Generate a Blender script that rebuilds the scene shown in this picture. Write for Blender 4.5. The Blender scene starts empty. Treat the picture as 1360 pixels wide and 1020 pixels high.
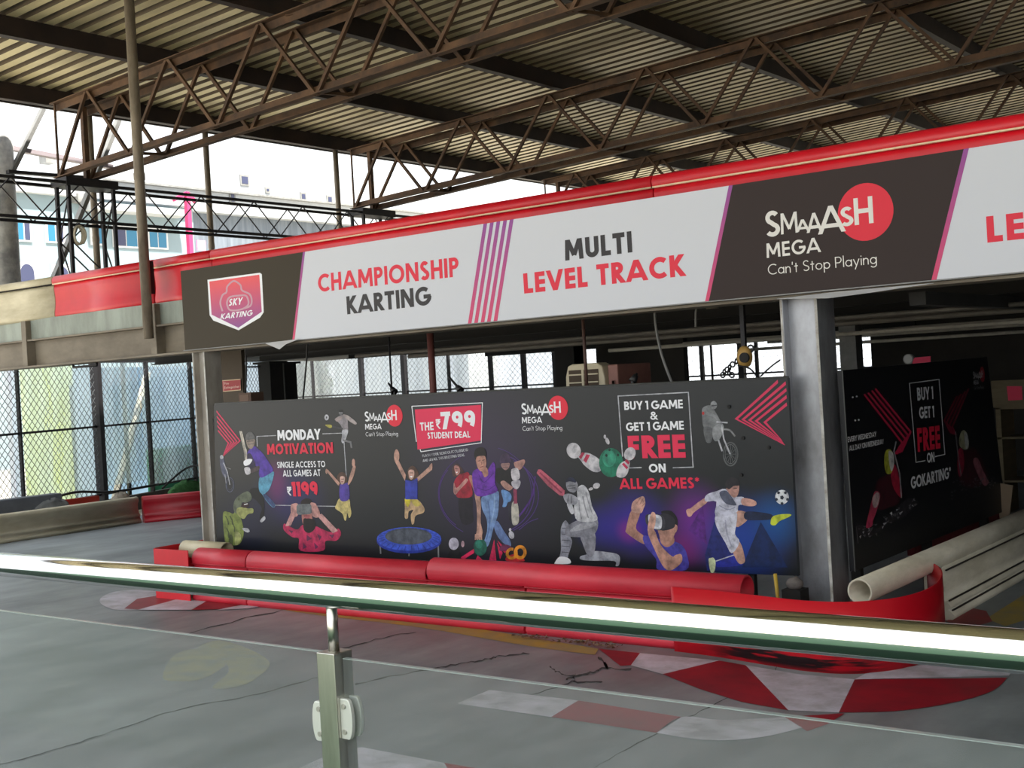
import bpy, bmesh, math, random
from mathutils import Vector, Matrix
from mathutils.geometry import tessellate_polygon
random.seed(7)
SC = bpy.context.scene
COL = SC.collection

# ------------------------------------------------------------------ camera
F_PX, YAW, PITCH, ROLL, EYE = 1650.0, math.radians(-37.6), math.radians(-0.25), math.radians(-3.27), 1.7
_fw = Vector((math.sin(YAW)*math.cos(PITCH), math.cos(YAW)*math.cos(PITCH), math.sin(PITCH)))
_r0 = _fw.cross(Vector((0, 0, 1))).normalized()
_u0 = _r0.cross(_fw)
_rt = _r0*math.cos(ROLL) + _u0*math.sin(ROLL)
_up = -_r0*math.sin(ROLL) + _u0*math.cos(ROLL)
EYEP = Vector((0, 0, EYE))
cam_d = bpy.data.cameras.new('camera')
cam = bpy.data.objects.new('camera', cam_d)
COL.objects.link(cam)
cam_d.sensor_width = 36.0
cam_d.lens = 36.0*F_PX/1360.0
cam_d.clip_start, cam_d.clip_end = 0.05, 500
R3 = Matrix((_rt, _up, -_fw)).transposed()
cam.matrix_world = Matrix.Translation(EYEP) @ R3.to_4x4()
SC.camera = cam

# ------------------------------------------------------------------ daylight and exposure
world = bpy.data.worlds.new('daylight')
SC.world = world
world.use_nodes = True
bg = world.node_tree.nodes['Background']
bg.inputs['Color'].default_value = (0.92, 0.965, 1.0, 1)
bg.inputs['Strength'].default_value = 1.45
sun_d = bpy.data.lights.new('sun', 'SUN')
sun_d.energy = 11.0
sun_d.angle = math.radians(2)
sun_d.color = (1.0, 0.95, 0.86)
sun = bpy.data.objects.new('sun', sun_d)
COL.objects.link(sun)
sun.rotation_euler = Vector((-0.55, 0.12, -1.0)).to_track_quat('-Z', 'Y').to_euler()
sun.location = (10, 5, 20)
SC.view_settings.view_transform = 'Standard'
SC.view_settings.look = 'None'
SC.view_settings.gamma = 1.0
SC.view_settings.use_curve_mapping = False
SC.view_settings.exposure = 0.55
SC.cycles.max_bounces = 10
SC.cycles.diffuse_bounces = 6
SC.cycles.transparent_max_bounces = 24

# ------------------------------------------------------------------ helpers
def pray(px, py):
    return _fw + _rt*((px-680.0)/F_PX) + _up*((510.0-py)/F_PX)

def at(px, py, axis, val):
    "the point of the plane axis=val that the photograph shows at this pixel"
    d = pray(px, py)
    i = 'xyz'.index(axis)
    return EYEP + d*((val-EYEP[i])/d[i])

def lin(c):
    c = c/255.0
    return c/12.92 if c <= 0.04045 else ((c+0.055)/1.055)**2.4

def rgb(r, g, b):
    return (lin(r), lin(g), lin(b), 1.0)

class MB:
    "collects faces (with material slots) for one mesh object"
    def __init__(s):
        s.v, s.f, s.m, s.mats, s.sm = [], [], [], [], []
    def mi(s, mat):
        if mat not in s.mats:
            s.mats.append(mat)
        return s.mats.index(mat)
    def add(s, vs, fs, mat, smooth=False):
        b = len(s.v)
        s.v += [Vector(v) for v in vs]
        k = s.mi(mat)
        for f in fs:
            s.f.append([b+i for i in f]); s.m.append(k); s.sm.append(smooth)
        return s
    def box(s, a, b, mat):
        x0, y0, z0 = (min(a[i], b[i]) for i in range(3))
        x1, y1, z1 = (max(a[i], b[i]) for i in range(3))
        vs = [(x0,y0,z0),(x1,y0,z0),(x1,y1,z0),(x0,y1,z0),(x0,y0,z1),(x1,y0,z1),(x1,y1,z1),(x0,y1,z1)]
        return s.add(vs, [(3,2,1,0),(4,5,6,7),(0,1,5,4),(1,2,6,5),(2,3,7,6),(3,0,4,7)], mat)
    def beam(s, p, q, w, h, mat, up=(0, 0, 1)):
        "a bar of w x h section from p to q"
        p, q = Vector(p), Vector(q)
        d = (q-p).normalized()
        u = Vector(up)
        if abs(d.dot(u)) > 0.98:
            u = Vector((0, 1, 0))
        r = d.cross(u).normalized()*(w/2)
        t = r.cross(d).normalized()*(h/2)
        vs = [p-r-t, p+r-t, p+r+t, p-r+t, q-r-t, q+r-t, q+r+t, q-r+t]
        return s.add(vs, [(3,2,1,0),(4,5,6,7),(0,1,5,4),(1,2,6,5),(2,3,7,6),(3,0,4,7)], mat)
    def tube(s, pts, r, mat, n=10, cap=True, closed=False):
        pts = [Vector(p) for p in pts]
        m = len(pts)
        rs = r if isinstance(r, (list, tuple)) else [r]*m
        ref = None
        vs = []
        for i, p in enumerate(pts):
            if closed:
                d = (pts[(i+1) % m]-pts[i-1]).normalized()
            else:
                d = (pts[min(i+1, m-1)]-pts[max(i-1, 0)]).normalized()
            if ref is None:
                ref = Vector((0, 0, 1)) if abs(d.z) < 0.9 else Vector((1, 0, 0))
            a = (ref - d*ref.dot(d)).normalized()
            ref = a
            b = d.cross(a)
            for k in range(n):
                t = 2*math.pi*k/n
                vs.append(p + (a*math.cos(t)+b*math.sin(t))*rs[i])
        fs = []
        for i in range(m if closed else m-1):
            j = (i+1) % m
            for k in range(n):
                fs.append((i*n+k, i*n+(k+1) % n, j*n+(k+1) % n, j*n+k))
        s.add(vs, fs, mat, True)
        if cap and not closed:
            s.add(vs[:n], [tuple(range(n-1, -1, -1))], mat)
            s.add(vs[-n:], [tuple(range(n))], mat)
        return s
    def prism(s, prof, origin, ax, ay, az, length, mat, cap=True, smooth=False, closed=True):
        "2-D profile (in ax, ay) extruded along az"
        o, ax, ay, az = Vector(origin), Vector(ax), Vector(ay), Vector(az)
        n = len(prof)
        vs = [o+ax*u+ay*v for u, v in prof] + [o+ax*u+ay*v+az*length for u, v in prof]
        fs = [(i, (i+1) % n, n+(i+1) % n, n+i) for i in range(n if closed else n-1)]
        s.add(vs, fs, mat, smooth)
        if cap and closed:
            for off, rev in ((0, True), (n, False)):
                tris = tessellate_polygon([[Vector((u, v, 0)) for u, v in prof]])
                s.add(vs[off:off+n], [tuple(t) for t in tris], mat)
        return s
    def sheet(s, path, prof, mat, smooth=True):
        "a thick-walled section swept along a plan path: prof is (offset, z), offset to the right of travel"
        m, n = len(path), len(prof)
        vs = []
        for i, p in enumerate(path):
            a = Vector(path[max(i-1, 0)]); b = Vector(path[min(i+1, m-1)])
            d = (b-a).normalized()
            nrm = Vector((d.y, -d.x))
            for u, z in prof:
                vs.append((p[0]+nrm.x*u, p[1]+nrm.y*u, z))
        fs = [(i*n+k, (i+1)*n+k, (i+1)*n+(k+1) % n, i*n+(k+1) % n) for i in range(m-1) for k in range(n)]
        s.add(vs, fs, mat, smooth)
        tris = tessellate_polygon([[Vector((u, z, 0)) for u, z in prof]])
        for off in (0, (m-1)*n):
            s.add(vs[off:off+n], [tuple(t) for t in tris], mat)
        return s
    def ball(s, c, r, mat, nu=16, nv=10, sc=(1, 1, 1)):
        c = Vector(c); vs = []; fs = []
        for j in range(nv+1):
            ph = math.pi*j/nv
            for i in range(nu):
                th = 2*math.pi*i/nu
                vs.append(c+Vector((r*sc[0]*math.sin(ph)*math.cos(th), r*sc[1]*math.sin(ph)*math.sin(th), r*sc[2]*math.cos(ph))))
        for j in range(nv):
            for i in range(nu):
                fs.append((j*nu+i, (j+1)*nu+i, (j+1)*nu+(i+1) % nu, j*nu+(i+1) % nu))
        return s.add(vs, fs, mat, True)
    def build(s, name, parent=None, loc=None, bevel=0.0, solid=0.0, kind=None, label=None, fix=True):
        base = Vector(loc) if loc is not None else (parent_world(parent) if parent else Vector((0, 0, 0)))
        me = bpy.data.meshes.new(name)
        me.from_pydata([v-base for v in s.v], [], s.f)
        for m in s.mats:
            me.materials.append(m)
        for p, k, q in zip(me.polygons, s.m, s.sm):
            p.material_index = k
            p.use_smooth = q
        if fix:
            bm = bmesh.new(); bm.from_mesh(me)
            bmesh.ops.remove_doubles(bm, verts=bm.verts, dist=1e-6)
            bmesh.ops.recalc_face_normals(bm, faces=bm.faces)
            bm.to_mesh(me); bm.free()
        me.update()
        o = bpy.data.objects.new(name, me)
        COL.objects.link(o)
        if parent:
            o.parent = parent
            if loc is not None:
                o.location = base-parent_world(parent)
        else:
            o.location = base
        if bevel:
            b = o.modifiers.new('bevel', 'BEVEL'); b.width = bevel; b.segments = 2; b.limit_method = 'ANGLE'
        if solid:
            b = o.modifiers.new('solidify', 'SOLIDIFY'); b.thickness = solid; b.offset = 0
        if kind:
            o['kind'] = kind
        if label:
            o['label'] = label
        return o

def parent_world(o):
    p = Vector((0, 0, 0))
    while o:
        p += Vector(o.location); o = o.parent
    return p

def tag(o, label, cat, group=None, kind='thing'):
    o['label'] = label; o['category'] = cat; o['kind'] = kind
    if group:
        o['group'] = group
    return o

def thing(name, label, cat, loc=(0, 0, 0), group=None, kind='thing'):
    o = bpy.data.objects.new(name, None)
    o.empty_display_size = 0.1
    COL.objects.link(o)
    o.location = loc
    return tag(o, label, cat, group, kind)

# ------------------------------------------------------------------ materials
_mats = {}
def mat(name, col, rough=0.6, metal=0.0, noise=0.0, nscale=8.0, bump=0.0, col2=None, stretch=None, spec=None, thr=(0.35, 0.65)):
    if name in _mats:
        return _mats[name]
    m = bpy.data.materials.new(name); m.use_nodes = True
    nt = m.node_tree; b = nt.nodes['Principled BSDF']
    b.inputs['Base Color'].default_value = col
    b.inputs['Roughness'].default_value = rough
    b.inputs['Metallic'].default_value = metal
    if spec is not None:
        b.inputs['Specular IOR Level'].default_value = spec
    if noise or col2:
        tc = nt.nodes.new('ShaderNodeTexCoord')
        mp = nt.nodes.new('ShaderNodeMapping')
        nt.links.new(tc.outputs['Object'], mp.inputs['Vector'])
        if stretch:
            mp.inputs['Scale'].default_value = stretch
        n = nt.nodes.new('ShaderNodeTexNoise')
        n.inputs['Scale'].default_value = nscale
        n.inputs['Detail'].default_value = 6
        n.inputs['Roughness'].default_value = 0.65
        nt.links.new(mp.outputs['Vector'], n.inputs['Vector'])
        r = nt.nodes.new('ShaderNodeValToRGB')
        c2 = col2 or tuple(max(0.0, c*(1-noise)) for c in col[:3])+(1,)
        r.color_ramp.elements[0].position = thr[0]; r.color_ramp.elements[0].color = c2
        r.color_ramp.elements[1].position = thr[1]; r.color_ramp.elements[1].color = col
        nt.links.new(n.outputs['Fac'], r.inputs['Fac'])
        nt.links.new(r.outputs['Color'], b.inputs['Base Color'])
        if bump:
            bp = nt.nodes.new('ShaderNodeBump')
            bp.inputs['Strength'].default_value = bump
            bp.inputs['Distance'].default_value = 0.01
            nt.links.new(n.outputs['Fac'], bp.inputs['Height'])
            nt.links.new(bp.outputs['Normal'], b.inputs['Normal'])
    _mats[name] = m
    return m

def ink(r, g, b, rough=0.42):
    return mat('ink_%d_%d_%d' % (r, g, b), rgb(r, g, b), rough, spec=0.3)

def fink(r, g, b):
    "figure ink: a photographic print with mottled tone"
    return mat('print_%d_%d_%d' % (r, g, b), rgb(r, g, b), 0.42, col2=rgb(int(r*0.62), int(g*0.62), int(b*0.64)), nscale=15, spec=0.3, thr=(0.32, 0.6))

M_RUST = mat('rusty_steel', rgb(106, 78, 54), 0.75, 0.1, col2=rgb(62, 46, 35), nscale=3.0)
M_PURLIN = mat('dark_purlin_steel', rgb(58, 44, 38), 0.7, 0.1, col2=rgb(34, 28, 27), nscale=2.0)
M_BLACKSTEEL = mat('black_steel', rgb(38, 36, 40), 0.6, 0.1, noise=0.4, nscale=5)
M_DARK = mat('dark_paint', rgb(30, 28, 27), 0.8, noise=0.4, nscale=3)
M_GREYPIPE = mat('weathered_grey_pipe', rgb(150, 138, 120), 0.6, 0.2, col2=rgb(98, 86, 72), nscale=6, stretch=(1, 1, 0.3))
M_GREYSTEEL = mat('grey_steel', rgb(140, 140, 138), 0.55, 0.25, noise=0.35, nscale=4)
M_COLUMN = mat('column_steel', rgb(176, 178, 184), 0.36, 0.45, col2=rgb(120, 118, 120), nscale=2.4, stretch=(1, 1, 0.5))
M_COLUMNOLD = mat('weathered_column_steel', rgb(200, 194, 184), 0.6, 0.1, col2=rgb(150, 142, 132), nscale=2.4, stretch=(1, 1, 0.35))
M_EDGE = mat('worn_white_edge', rgb(200, 198, 192), 0.6, col2=rgb(140, 132, 122), nscale=9)
M_BEAM = mat('dusty_beam_paint', rgb(138, 128, 112), 0.7, col2=rgb(108, 98, 84), nscale=2.2, stretch=(0.6, 1, 1.5))
M_BEAMPANEL = mat('pale_green_panel', rgb(158, 166, 156), 0.65, col2=rgb(128, 134, 124), nscale=2.0, stretch=(2, 1, 0.6))
M_RED = mat('red_barrier_plastic', rgb(214, 20, 38), 0.38, noise=0.12, nscale=5)
M_REDDUSTY = mat('dusty_red_plastic', rgb(222, 52, 70), 0.45, col2=rgb(196, 36, 54), nscale=4, stretch=(0.4, 1, 1))
M_REDDARK = mat('dark_red_plastic', rgb(176, 16, 36), 0.42, noise=0.25, nscale=4)
M_BEIGE = mat('beige_barrier_plastic', rgb(218, 208, 178), 0.5, col2=rgb(184, 172, 138), nscale=2.2, stretch=(0.7, 0.7, 2.5))
M_BEIGELINE = mat('beige_seam', rgb(232, 205, 170), 0.5)
M_BEIGELIT = mat('lightened_beige_plastic', rgb(240, 230, 202), 0.5, col2=rgb(208, 196, 164), nscale=2.2, stretch=(0.7, 0.7, 2.5))  # beige plastic lightened in colour, replacing camera-side light this barrier lacks
M_WHITEPLASTIC = mat('dirty_white_plastic', rgb(222, 214, 196), 0.45, col2=rgb(184, 176, 156), nscale=2.6, stretch=(1, 0.5, 2))
M_DIRT = mat('black_dirt', rgb(52, 46, 40), 0.9)
M_CHROME = mat('polished_stainless', (0.86, 0.87, 0.88, 1), 0.09, 1.0)
M_STAIN = mat('brushed_stainless', (0.62, 0.60, 0.55, 1), 0.28, 1.0, col2=(0.48, 0.46, 0.41, 1), nscale=9, stretch=(3, 3, 0.4))
M_CLAMP = mat('satin_clamp_metal', rgb(212, 214, 206), 0.4, 0.5)
M_TURF = mat('green_platform_carpet', rgb(24, 56, 36), 0.95, noise=0.4, nscale=60)
M_WIRE = mat('galvanised_wire', rgb(84, 86, 90), 0.6, 0.3)
M_SCREW = mat('screw_metal', rgb(180, 178, 170), 0.4, 0.8)
M_BLACKCABLE = mat('black_cable', rgb(20, 20, 22), 0.5)
M_WHITEPAINT = mat('white_wall_paint', rgb(164, 168, 172), 0.85, noise=0.08, nscale=1.5)
M_PALEBLUE = mat('pale_blue_wall', rgb(124, 142, 150), 0.85, noise=0.06, nscale=1.0)
M_PANE = mat('blue_window_pane', rgb(40, 104, 136), 0.3)
M_PANEDARK = mat('dark_window_pane', rgb(54, 58, 84), 0.3)
M_WINFRAME = mat('white_window_frame', rgb(180, 182, 184), 0.6)
M_CONC_OUT = mat('outside_concrete', rgb(214, 206, 190), 0.9, noise=0.1, nscale=1.5)
M_GREYIND = mat('grey_blue_cladding', rgb(112, 120, 130), 0.8, col2=rgb(86, 94, 104), nscale=1.2, stretch=(1, 4, 0.3))
M_PINKPIPE = mat('pink_painted_pipe', rgb(170, 48, 96), 0.6)

def floor_material():
    m = bpy.data.materials.new('worn_concrete'); m.use_nodes = True
    nt = m.node_tree; L = nt.links; b = nt.nodes['Principled BSDF']
    tc = nt.nodes.new('ShaderNodeTexCoord')
    def noise(scale, detail, st=(1, 1, 1)):
        mp = nt.nodes.new('ShaderNodeMapping'); mp.inputs['Scale'].default_value = st
        L.new(tc.outputs['Object'], mp.inputs['Vector'])
        n = nt.nodes.new('ShaderNodeTexNoise'); n.inputs['Scale'].default_value = scale
        n.inputs['Detail'].default_value = detail; n.inputs['Roughness'].default_value = 0.6
        L.new(mp.outputs['Vector'], n.inputs['Vector'])
        return n.outputs['Fac']
    r = nt.nodes.new('ShaderNodeValToRGB')
    r.color_ramp.elements[0].position = 0.36; r.color_ramp.elements[0].color = rgb(106, 112, 116)
    r.color_ramp.elements[1].position = 0.66; r.color_ramp.elements[1].color = rgb(150, 156, 160)
    L.new(noise(0.9, 8, (1.6, 0.6, 1)), r.inputs['Fac'])
    r2 = nt.nodes.new('ShaderNodeValToRGB')
    r2.color_ramp.elements[0].position = 0.30; r2.color_ramp.elements[0].color = (0.72, 0.72, 0.70, 1)
    r2.color_ramp.elements[1].position = 0.55; r2.color_ramp.elements[1].color = (1, 1, 1, 1)
    L.new(noise(2.6, 10), r2.inputs['Fac'])
    mx = nt.nodes.new('ShaderNodeMixRGB'); mx.blend_type = 'MULTIPLY'; mx.inputs[0].default_value = 0.6
    L.new(r.outputs['Color'], mx.inputs[1]); L.new(r2.outputs['Color'], mx.inputs[2])
    # brownish tyre-dust film close to the mural barrier, a worn area of the track
    L.new(mx.outputs['Color'], b.inputs['Base Color'])
    rr = nt.nodes.new('ShaderNodeMapRange')
    rr.inputs['To Min'].default_value = 0.34; rr.inputs['To Max'].default_value = 0.6
    L.new(noise(1.4, 5), rr.inputs['Value'])
    L.new(rr.outputs['Result'], b.inputs['Roughness'])
    return m
M_FLOOR = floor_material()
M_KERBRED = mat('worn_red_floor_paint', rgb(150, 22, 38), 0.5, col2=rgb(118, 24, 36), nscale=3.5)
M_KERBWHITE = mat('worn_white_floor_paint', rgb(206, 204, 218), 0.55, col2=rgb(158, 158, 164), nscale=4.0)
M_YELLOW = mat('worn_yellow_line', rgb(168, 142, 58), 0.6, col2=rgb(140, 130, 96), nscale=5)
M_CRACK = mat('dark_crack', rgb(62, 62, 62), 0.9)
M_DUST = mat('pale_dust_smear', rgb(156, 154, 126), 0.8, col2=rgb(134, 138, 132), nscale=6, thr=(0.35, 0.65))

# ================================================================== THE SETTING
def struct(name, mb, **k):
    o = mb.build(name, **k); o['kind'] = 'structure'; return o

floor = struct('floor', MB().box((-15.6, -6, -0.3), (14, 26, 0), M_FLOOR))
struct('ground', MB().box((-80, -60, -0.9), (60, 110, -0.31), M_CONC_OUT))
struct('ground', MB().box((-80, -60, -0.31), (-15.6, 110, -0.02), M_CONC_OUT))
M_FARWALL = mat('plain_grey_wall', rgb(120, 116, 108), 0.9, noise=0.2, nscale=1)
struct('wall_east_unseen', MB().box((9.0, -6, 0), (9.2, 44, 6.2), M_FARWALL))  # unseen wall, added to darken the right side of the roof
struct('floor', MB().box((-9, -6.0, 0.0), (8, 2.15, 0.2), M_TURF))

# worn paint on the track: each patch a thin sheet on the concrete
def paint(pts, m, z, name='floor_marking', smooth=False):
    P = [at(x, y, 'z', 0.0) for x, y in pts]
    P = [Vector((p.x, p.y, z)) for p in P]
    tr = tessellate_polygon([P])
    o = MB().add(P, [tuple(t) for t in tr], m).build(name, kind='structure')
    return o

def ccurve(pts, n=5):
    "closed smooth outline through the points"
    out = []
    m = len(pts)
    for i in range(m):
        p0, p1, p2, p3 = pts[i-1], pts[i], pts[(i+1) % m], pts[(i+2) % m]
        for k in range(n):
            t = k/n
            out.append(tuple(0.5*((2*p1[j])+(-p0[j]+p2[j])*t+(2*p0[j]-5*p1[j]+4*p2[j]-p3[j])*t*t+(-p0[j]+3*p1[j]-3*p2[j]+p3[j])*t**3) for j in range(2)))
    return out

def arcpts(pts, n=8):
    "open smooth curve through the points"
    out = []
    m = len(pts)
    for i in range(m-1):
        p0, p1, p2, p3 = pts[max(i-1, 0)], pts[i], pts[i+1], pts[min(i+2, m-1)]
        for k in range(n):
            t = k/n
            out.append(tuple(0.5*((2*p1[j])+(-p0[j]+p2[j])*t+(2*p0[j]-5*p1[j]+4*p2[j]-p3[j])*t*t+(-p0[j]+3*p1[j]-3*p2[j]+p3[j])*t**3) for j in range(len(p1))))
    out.append(tuple(pts[-1]))
    return out

# kerb round the right-hand corner guard
paint([(795, 862), (850, 868), (838, 884), (824, 885)], M_KERBRED, 0.003)
paint([(850, 868), (955, 878), (880, 896), (838, 884)], M_KERBWHITE, 0.003)
paint([(880, 896), (955, 878), (990, 884), (1047, 944), (985, 933), (930, 916)], M_KERBRED, 0.003)
paint([(990, 884), (1060, 896), (1135, 903), (1114, 947), (1047, 944)], M_KERBWHITE, 0.003)
paint([(1135, 903)]+arcpts([(1340, 898), (1318, 918), (1265, 934), (1190, 945), (1114, 947)], 5)[1:]+[(1114, 947)], M_KERBRED, 0.003)
paint([(1135, 903), (1150, 895), (1250, 880), (1345, 890), (1340, 898)], M_KERBWHITE, 0.003)
# second strip further out on the track
paint([(607, 935), (650, 917), (768, 931), (732, 953)], M_KERBWHITE, 0.003)
paint([(732, 953), (768, 931), (905, 953), (872, 974)], M_KERBRED, 0.003)
paint(arcpts([(872, 974), (905, 953), (960, 957), (1042, 953)], 5)+arcpts([(1066, 967), (1010, 980), (940, 984), (872, 974)], 5)[:-1], M_KERBWHITE, 0.003)
paint([(1042, 953), (1122, 948), (1100, 962), (1072, 972)], M_KERBRED, 0.003)
paint([(395, 1022), (430, 1006), (480, 993), (590, 1014), (596, 1024), (540, 1040), (420, 1040)], M_KERBWHITE, 0.003)
paint([(590, 1014), (625, 1020), (700, 1030), (640, 1045), (596, 1024)], M_KERBRED, 0.003)
# rounded kerb end by the left-hand corner plate
paint(arcpts([(215, 783), (160, 785), (136, 793), (134, 802), (152, 810), (180, 811)], 5)+[(190, 798), (222, 790)], M_KERBWHITE, 0.003)
paint([(165, 809), (182, 796), (225, 789), (245, 793), (200, 811)], M_KERBRED, 0.0045)
paint([(182, 811), (245, 794), (278, 797), (254, 811)], M_KERBWHITE, 0.006)
paint([(254, 811), (278, 797), (330, 803), (290, 810)], M_KERBRED, 0.006)
paint([(288, 811), (325, 803), (365, 803), (330, 809)], M_KERBWHITE, 0.006)
# yellow line along the mural barrier and on the right
paint(arcpts([(358, 801), (420, 806), (560, 823), (680, 843), (795, 862)], 4)+arcpts([(790, 870), (700, 858), (560, 834), (420, 817), (358, 807)], 4), M_YELLOW, 0.002)
paint([(1310, 822), (1360, 790), (1400, 790), (1400, 812), (1335, 832)], M_YELLOW, 0.002)
paint([(1255, 826), (1290, 808), (1310, 812), (1318, 826), (1290, 834)], M_KERBRED, 0.003)
# cracks and joints
def crack(pts, w):
    P = arcpts(pts, 7)
    rj = random.Random(int(pts[0][0]*7+pts[0][1]))
    P = [(x+rj.uniform(-2.2, 2.2), y+rj.uniform(-1.1, 1.1)) for x, y in P]
    L_, R_ = [], []
    for i, p in enumerate(P):
        ww = w*rj.uniform(0.15, 1.05)
        L_.append((p[0], p[1]-ww)); R_.append((p[0]+ww*0.5, p[1]+ww))
    P3 = [at(x, y, 'z', 0.0) for x, y in L_+R_]
    for p in P3: p.z = 0.0022
    n = len(L_)
    MB().add(P3, [(i, i+1, n+i+1, n+i) for i in range(n-1)], M_CRACK).build('floor_crack', kind='structure')
crack([(470, 910), (540, 895), (600, 884), (640, 877), (665, 872), (705, 868)], 1.1)
crack([(730, 886), (742, 894), (760, 898), (790, 892), (800, 888), (840, 889)], 1.5)
crack([(795, 874), (803, 882), (806, 888)], 2.0)
crack([(752, 903), (762, 900), (765, 906), (800, 905)], 1.2)
crack([(765, 895), (755, 908), (690, 927)], 0.9)
crack([(790, 1020), (870, 975), (930, 945), (1010, 905), (1035, 885)], 0.8)
crack([(0, 1016), (60, 1000), (140, 975), (230, 945), (330, 925), (425, 900)], 0.9)
crack([(250, 842), (330, 820), (400, 807)], 0.7)
crack([(440, 866), (500, 850), (552, 839)], 0.6)
paint(ccurve([(216, 898), (232, 870), (262, 862), (282, 868), (300, 882), (268, 902), (230, 905)]), M_DUST, 0.0015)
paint(ccurve([(262, 862), (290, 851), (330, 862), (358, 880), (345, 898), (318, 912), (282, 914), (304, 892), (290, 872)]), M_DUST, 0.002)

# debris by the barrier foot: dead leaves
lf = MB()
rnd = random.Random(3)
M_LEAF = mat('dead_leaf', rgb(120, 96, 70), 0.9, noise=0.5, nscale=30)
for i in range(90):
    t = rnd.random()
    c = at(680+t*150, 846+t*16+rnd.uniform(-2, 3), 'z', 0.0)
    a = rnd.uniform(0, 6.28); s = rnd.uniform(0.012, 0.03)
    d = Vector((math.cos(a), math.sin(a), 0))*s; e = Vector((-math.sin(a), math.cos(a), 0))*s*0.45
    c.z = 0.006+rnd.uniform(0, 0.02)
    lf.add([c-d, c+e+Vector((0, 0, rnd.uniform(0, .012))), c+d, c-e], [(0, 1, 2), (0, 2, 3)], M_LEAF)
tag(lf.build('leaf_litter'), 'brown dead leaves swept against the foot of the red barrier', 'leaves', kind='stuff')

# ------------------------------------------------------------------ roof
RS = 0.04
def chord_top(x): return 5.31+RS*(x+13.3)
def chord_bot(x): return 4.42+RS*(x+13.3)
def roof_z(x): return chord_top(x)+0.25
def roof_material():
    m = bpy.data.materials.new('weathered_roof_sheet'); m.use_nodes = True
    nt = m.node_tree; L = nt.links; b = nt.nodes['Principled BSDF']
    tc = nt.nodes.new('ShaderNodeTexCoord')
    mp = nt.nodes.new('ShaderNodeMapping'); mp.inputs['Scale'].default_value = (0.5, 1.2, 1)
    L.new(tc.outputs['Object'], mp.inputs['Vector'])
    n = nt.nodes.new('ShaderNodeTexNoise'); n.inputs['Scale'].default_value = 1.1; n.inputs['Detail'].default_value = 7
    L.new(mp.outputs['Vector'], n.inputs['Vector'])
    r = nt.nodes.new('ShaderNodeValToRGB')
    r.color_ramp.elements[0].position = 0.33; r.color_ramp.elements[0].color = rgb(172, 160, 124)
    r.color_ramp.elements[1].position = 0.55; r.color_ramp.elements[1].color = rgb(226, 212, 164)
    L.new(n.outputs['Fac'], r.inputs['Fac'])
    L.new(r.outputs['Color'], b.inputs['Base Color'])
    b.inputs['Roughness'].default_value = 0.5
    b.inputs['Metallic'].default_value = 0.15
    return m
M_ROOF = roof_material()
M_FLUTE = mat('dark_roof_flute', rgb(92, 78, 58), 0.8, noise=0.3, nscale=3)  # slopes and upper pans of the corrugation, darker than the flats
rf = MB()
X0, X1, PER = -13.85, 9.0, 0.21
y = 0.0
prof = []
while y < 44:
    prof += [(y, 0.0, 0), (y+0.115, 0.0, 1), (y+0.14, 0.05, 2), (y+0.185, 0.05, 1)]
    y += PER
for a, b in zip(prof[:-1], prof[1:]):
    vs = []
    for (yy, dz, _) in (a, b):
        for xx in (X0, X1):
            vs.append((xx, yy, roof_z(xx)+dz))
    rf.add(vs, [(0, 1, 3, 2)], M_ROOF if a[2] == 0 else M_FLUTE)
struct('ceiling', rf)

PX = [-13.6, -11.52, -9.45, -7.3, -5.15, -3.05, -0.95, 1.15, 3.3, 5.4]
ordn = ['carrying the eave of the corrugated roof', 'second in from the eave', 'third in from the eave', 'fourth in from the eave', 'fifth in from the eave', 'sixth in from the eave', 'seventh in from the eave', 'eighth in from the eave', 'ninth in from the eave', 'tenth in from the eave']
for i, x in enumerate(PX[:7]):
    h = 0.2
    zt = roof_z(x)-0.002
    mb = MB()
    # channel section, open to the left
    pr_ = [(-0.05, 0), (0.05, 0), (0.05, -h), (-0.05, -h), (-0.05, -h+0.02), (0.035, -h+0.02), (0.035, -0.015), (-0.05, -0.015)]
    mb.prism(pr_, (x, 0.0, zt), (1, 0, 0), (0, 0, 1), (0, 1, 0), 43.8, M_PURLIN)
    tag(mb.build('roof_purlin'), 'long dark steel roof purlin '+ordn[i], 'purlin', 'purlins under the corrugated roof')
MB().box((-13.88, 0, roof_z(-13.85)-0.16), (-13.84, 43.8, roof_z(-13.85)+0.0), M_PURLIN).build('trim_1', kind='structure')

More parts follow.
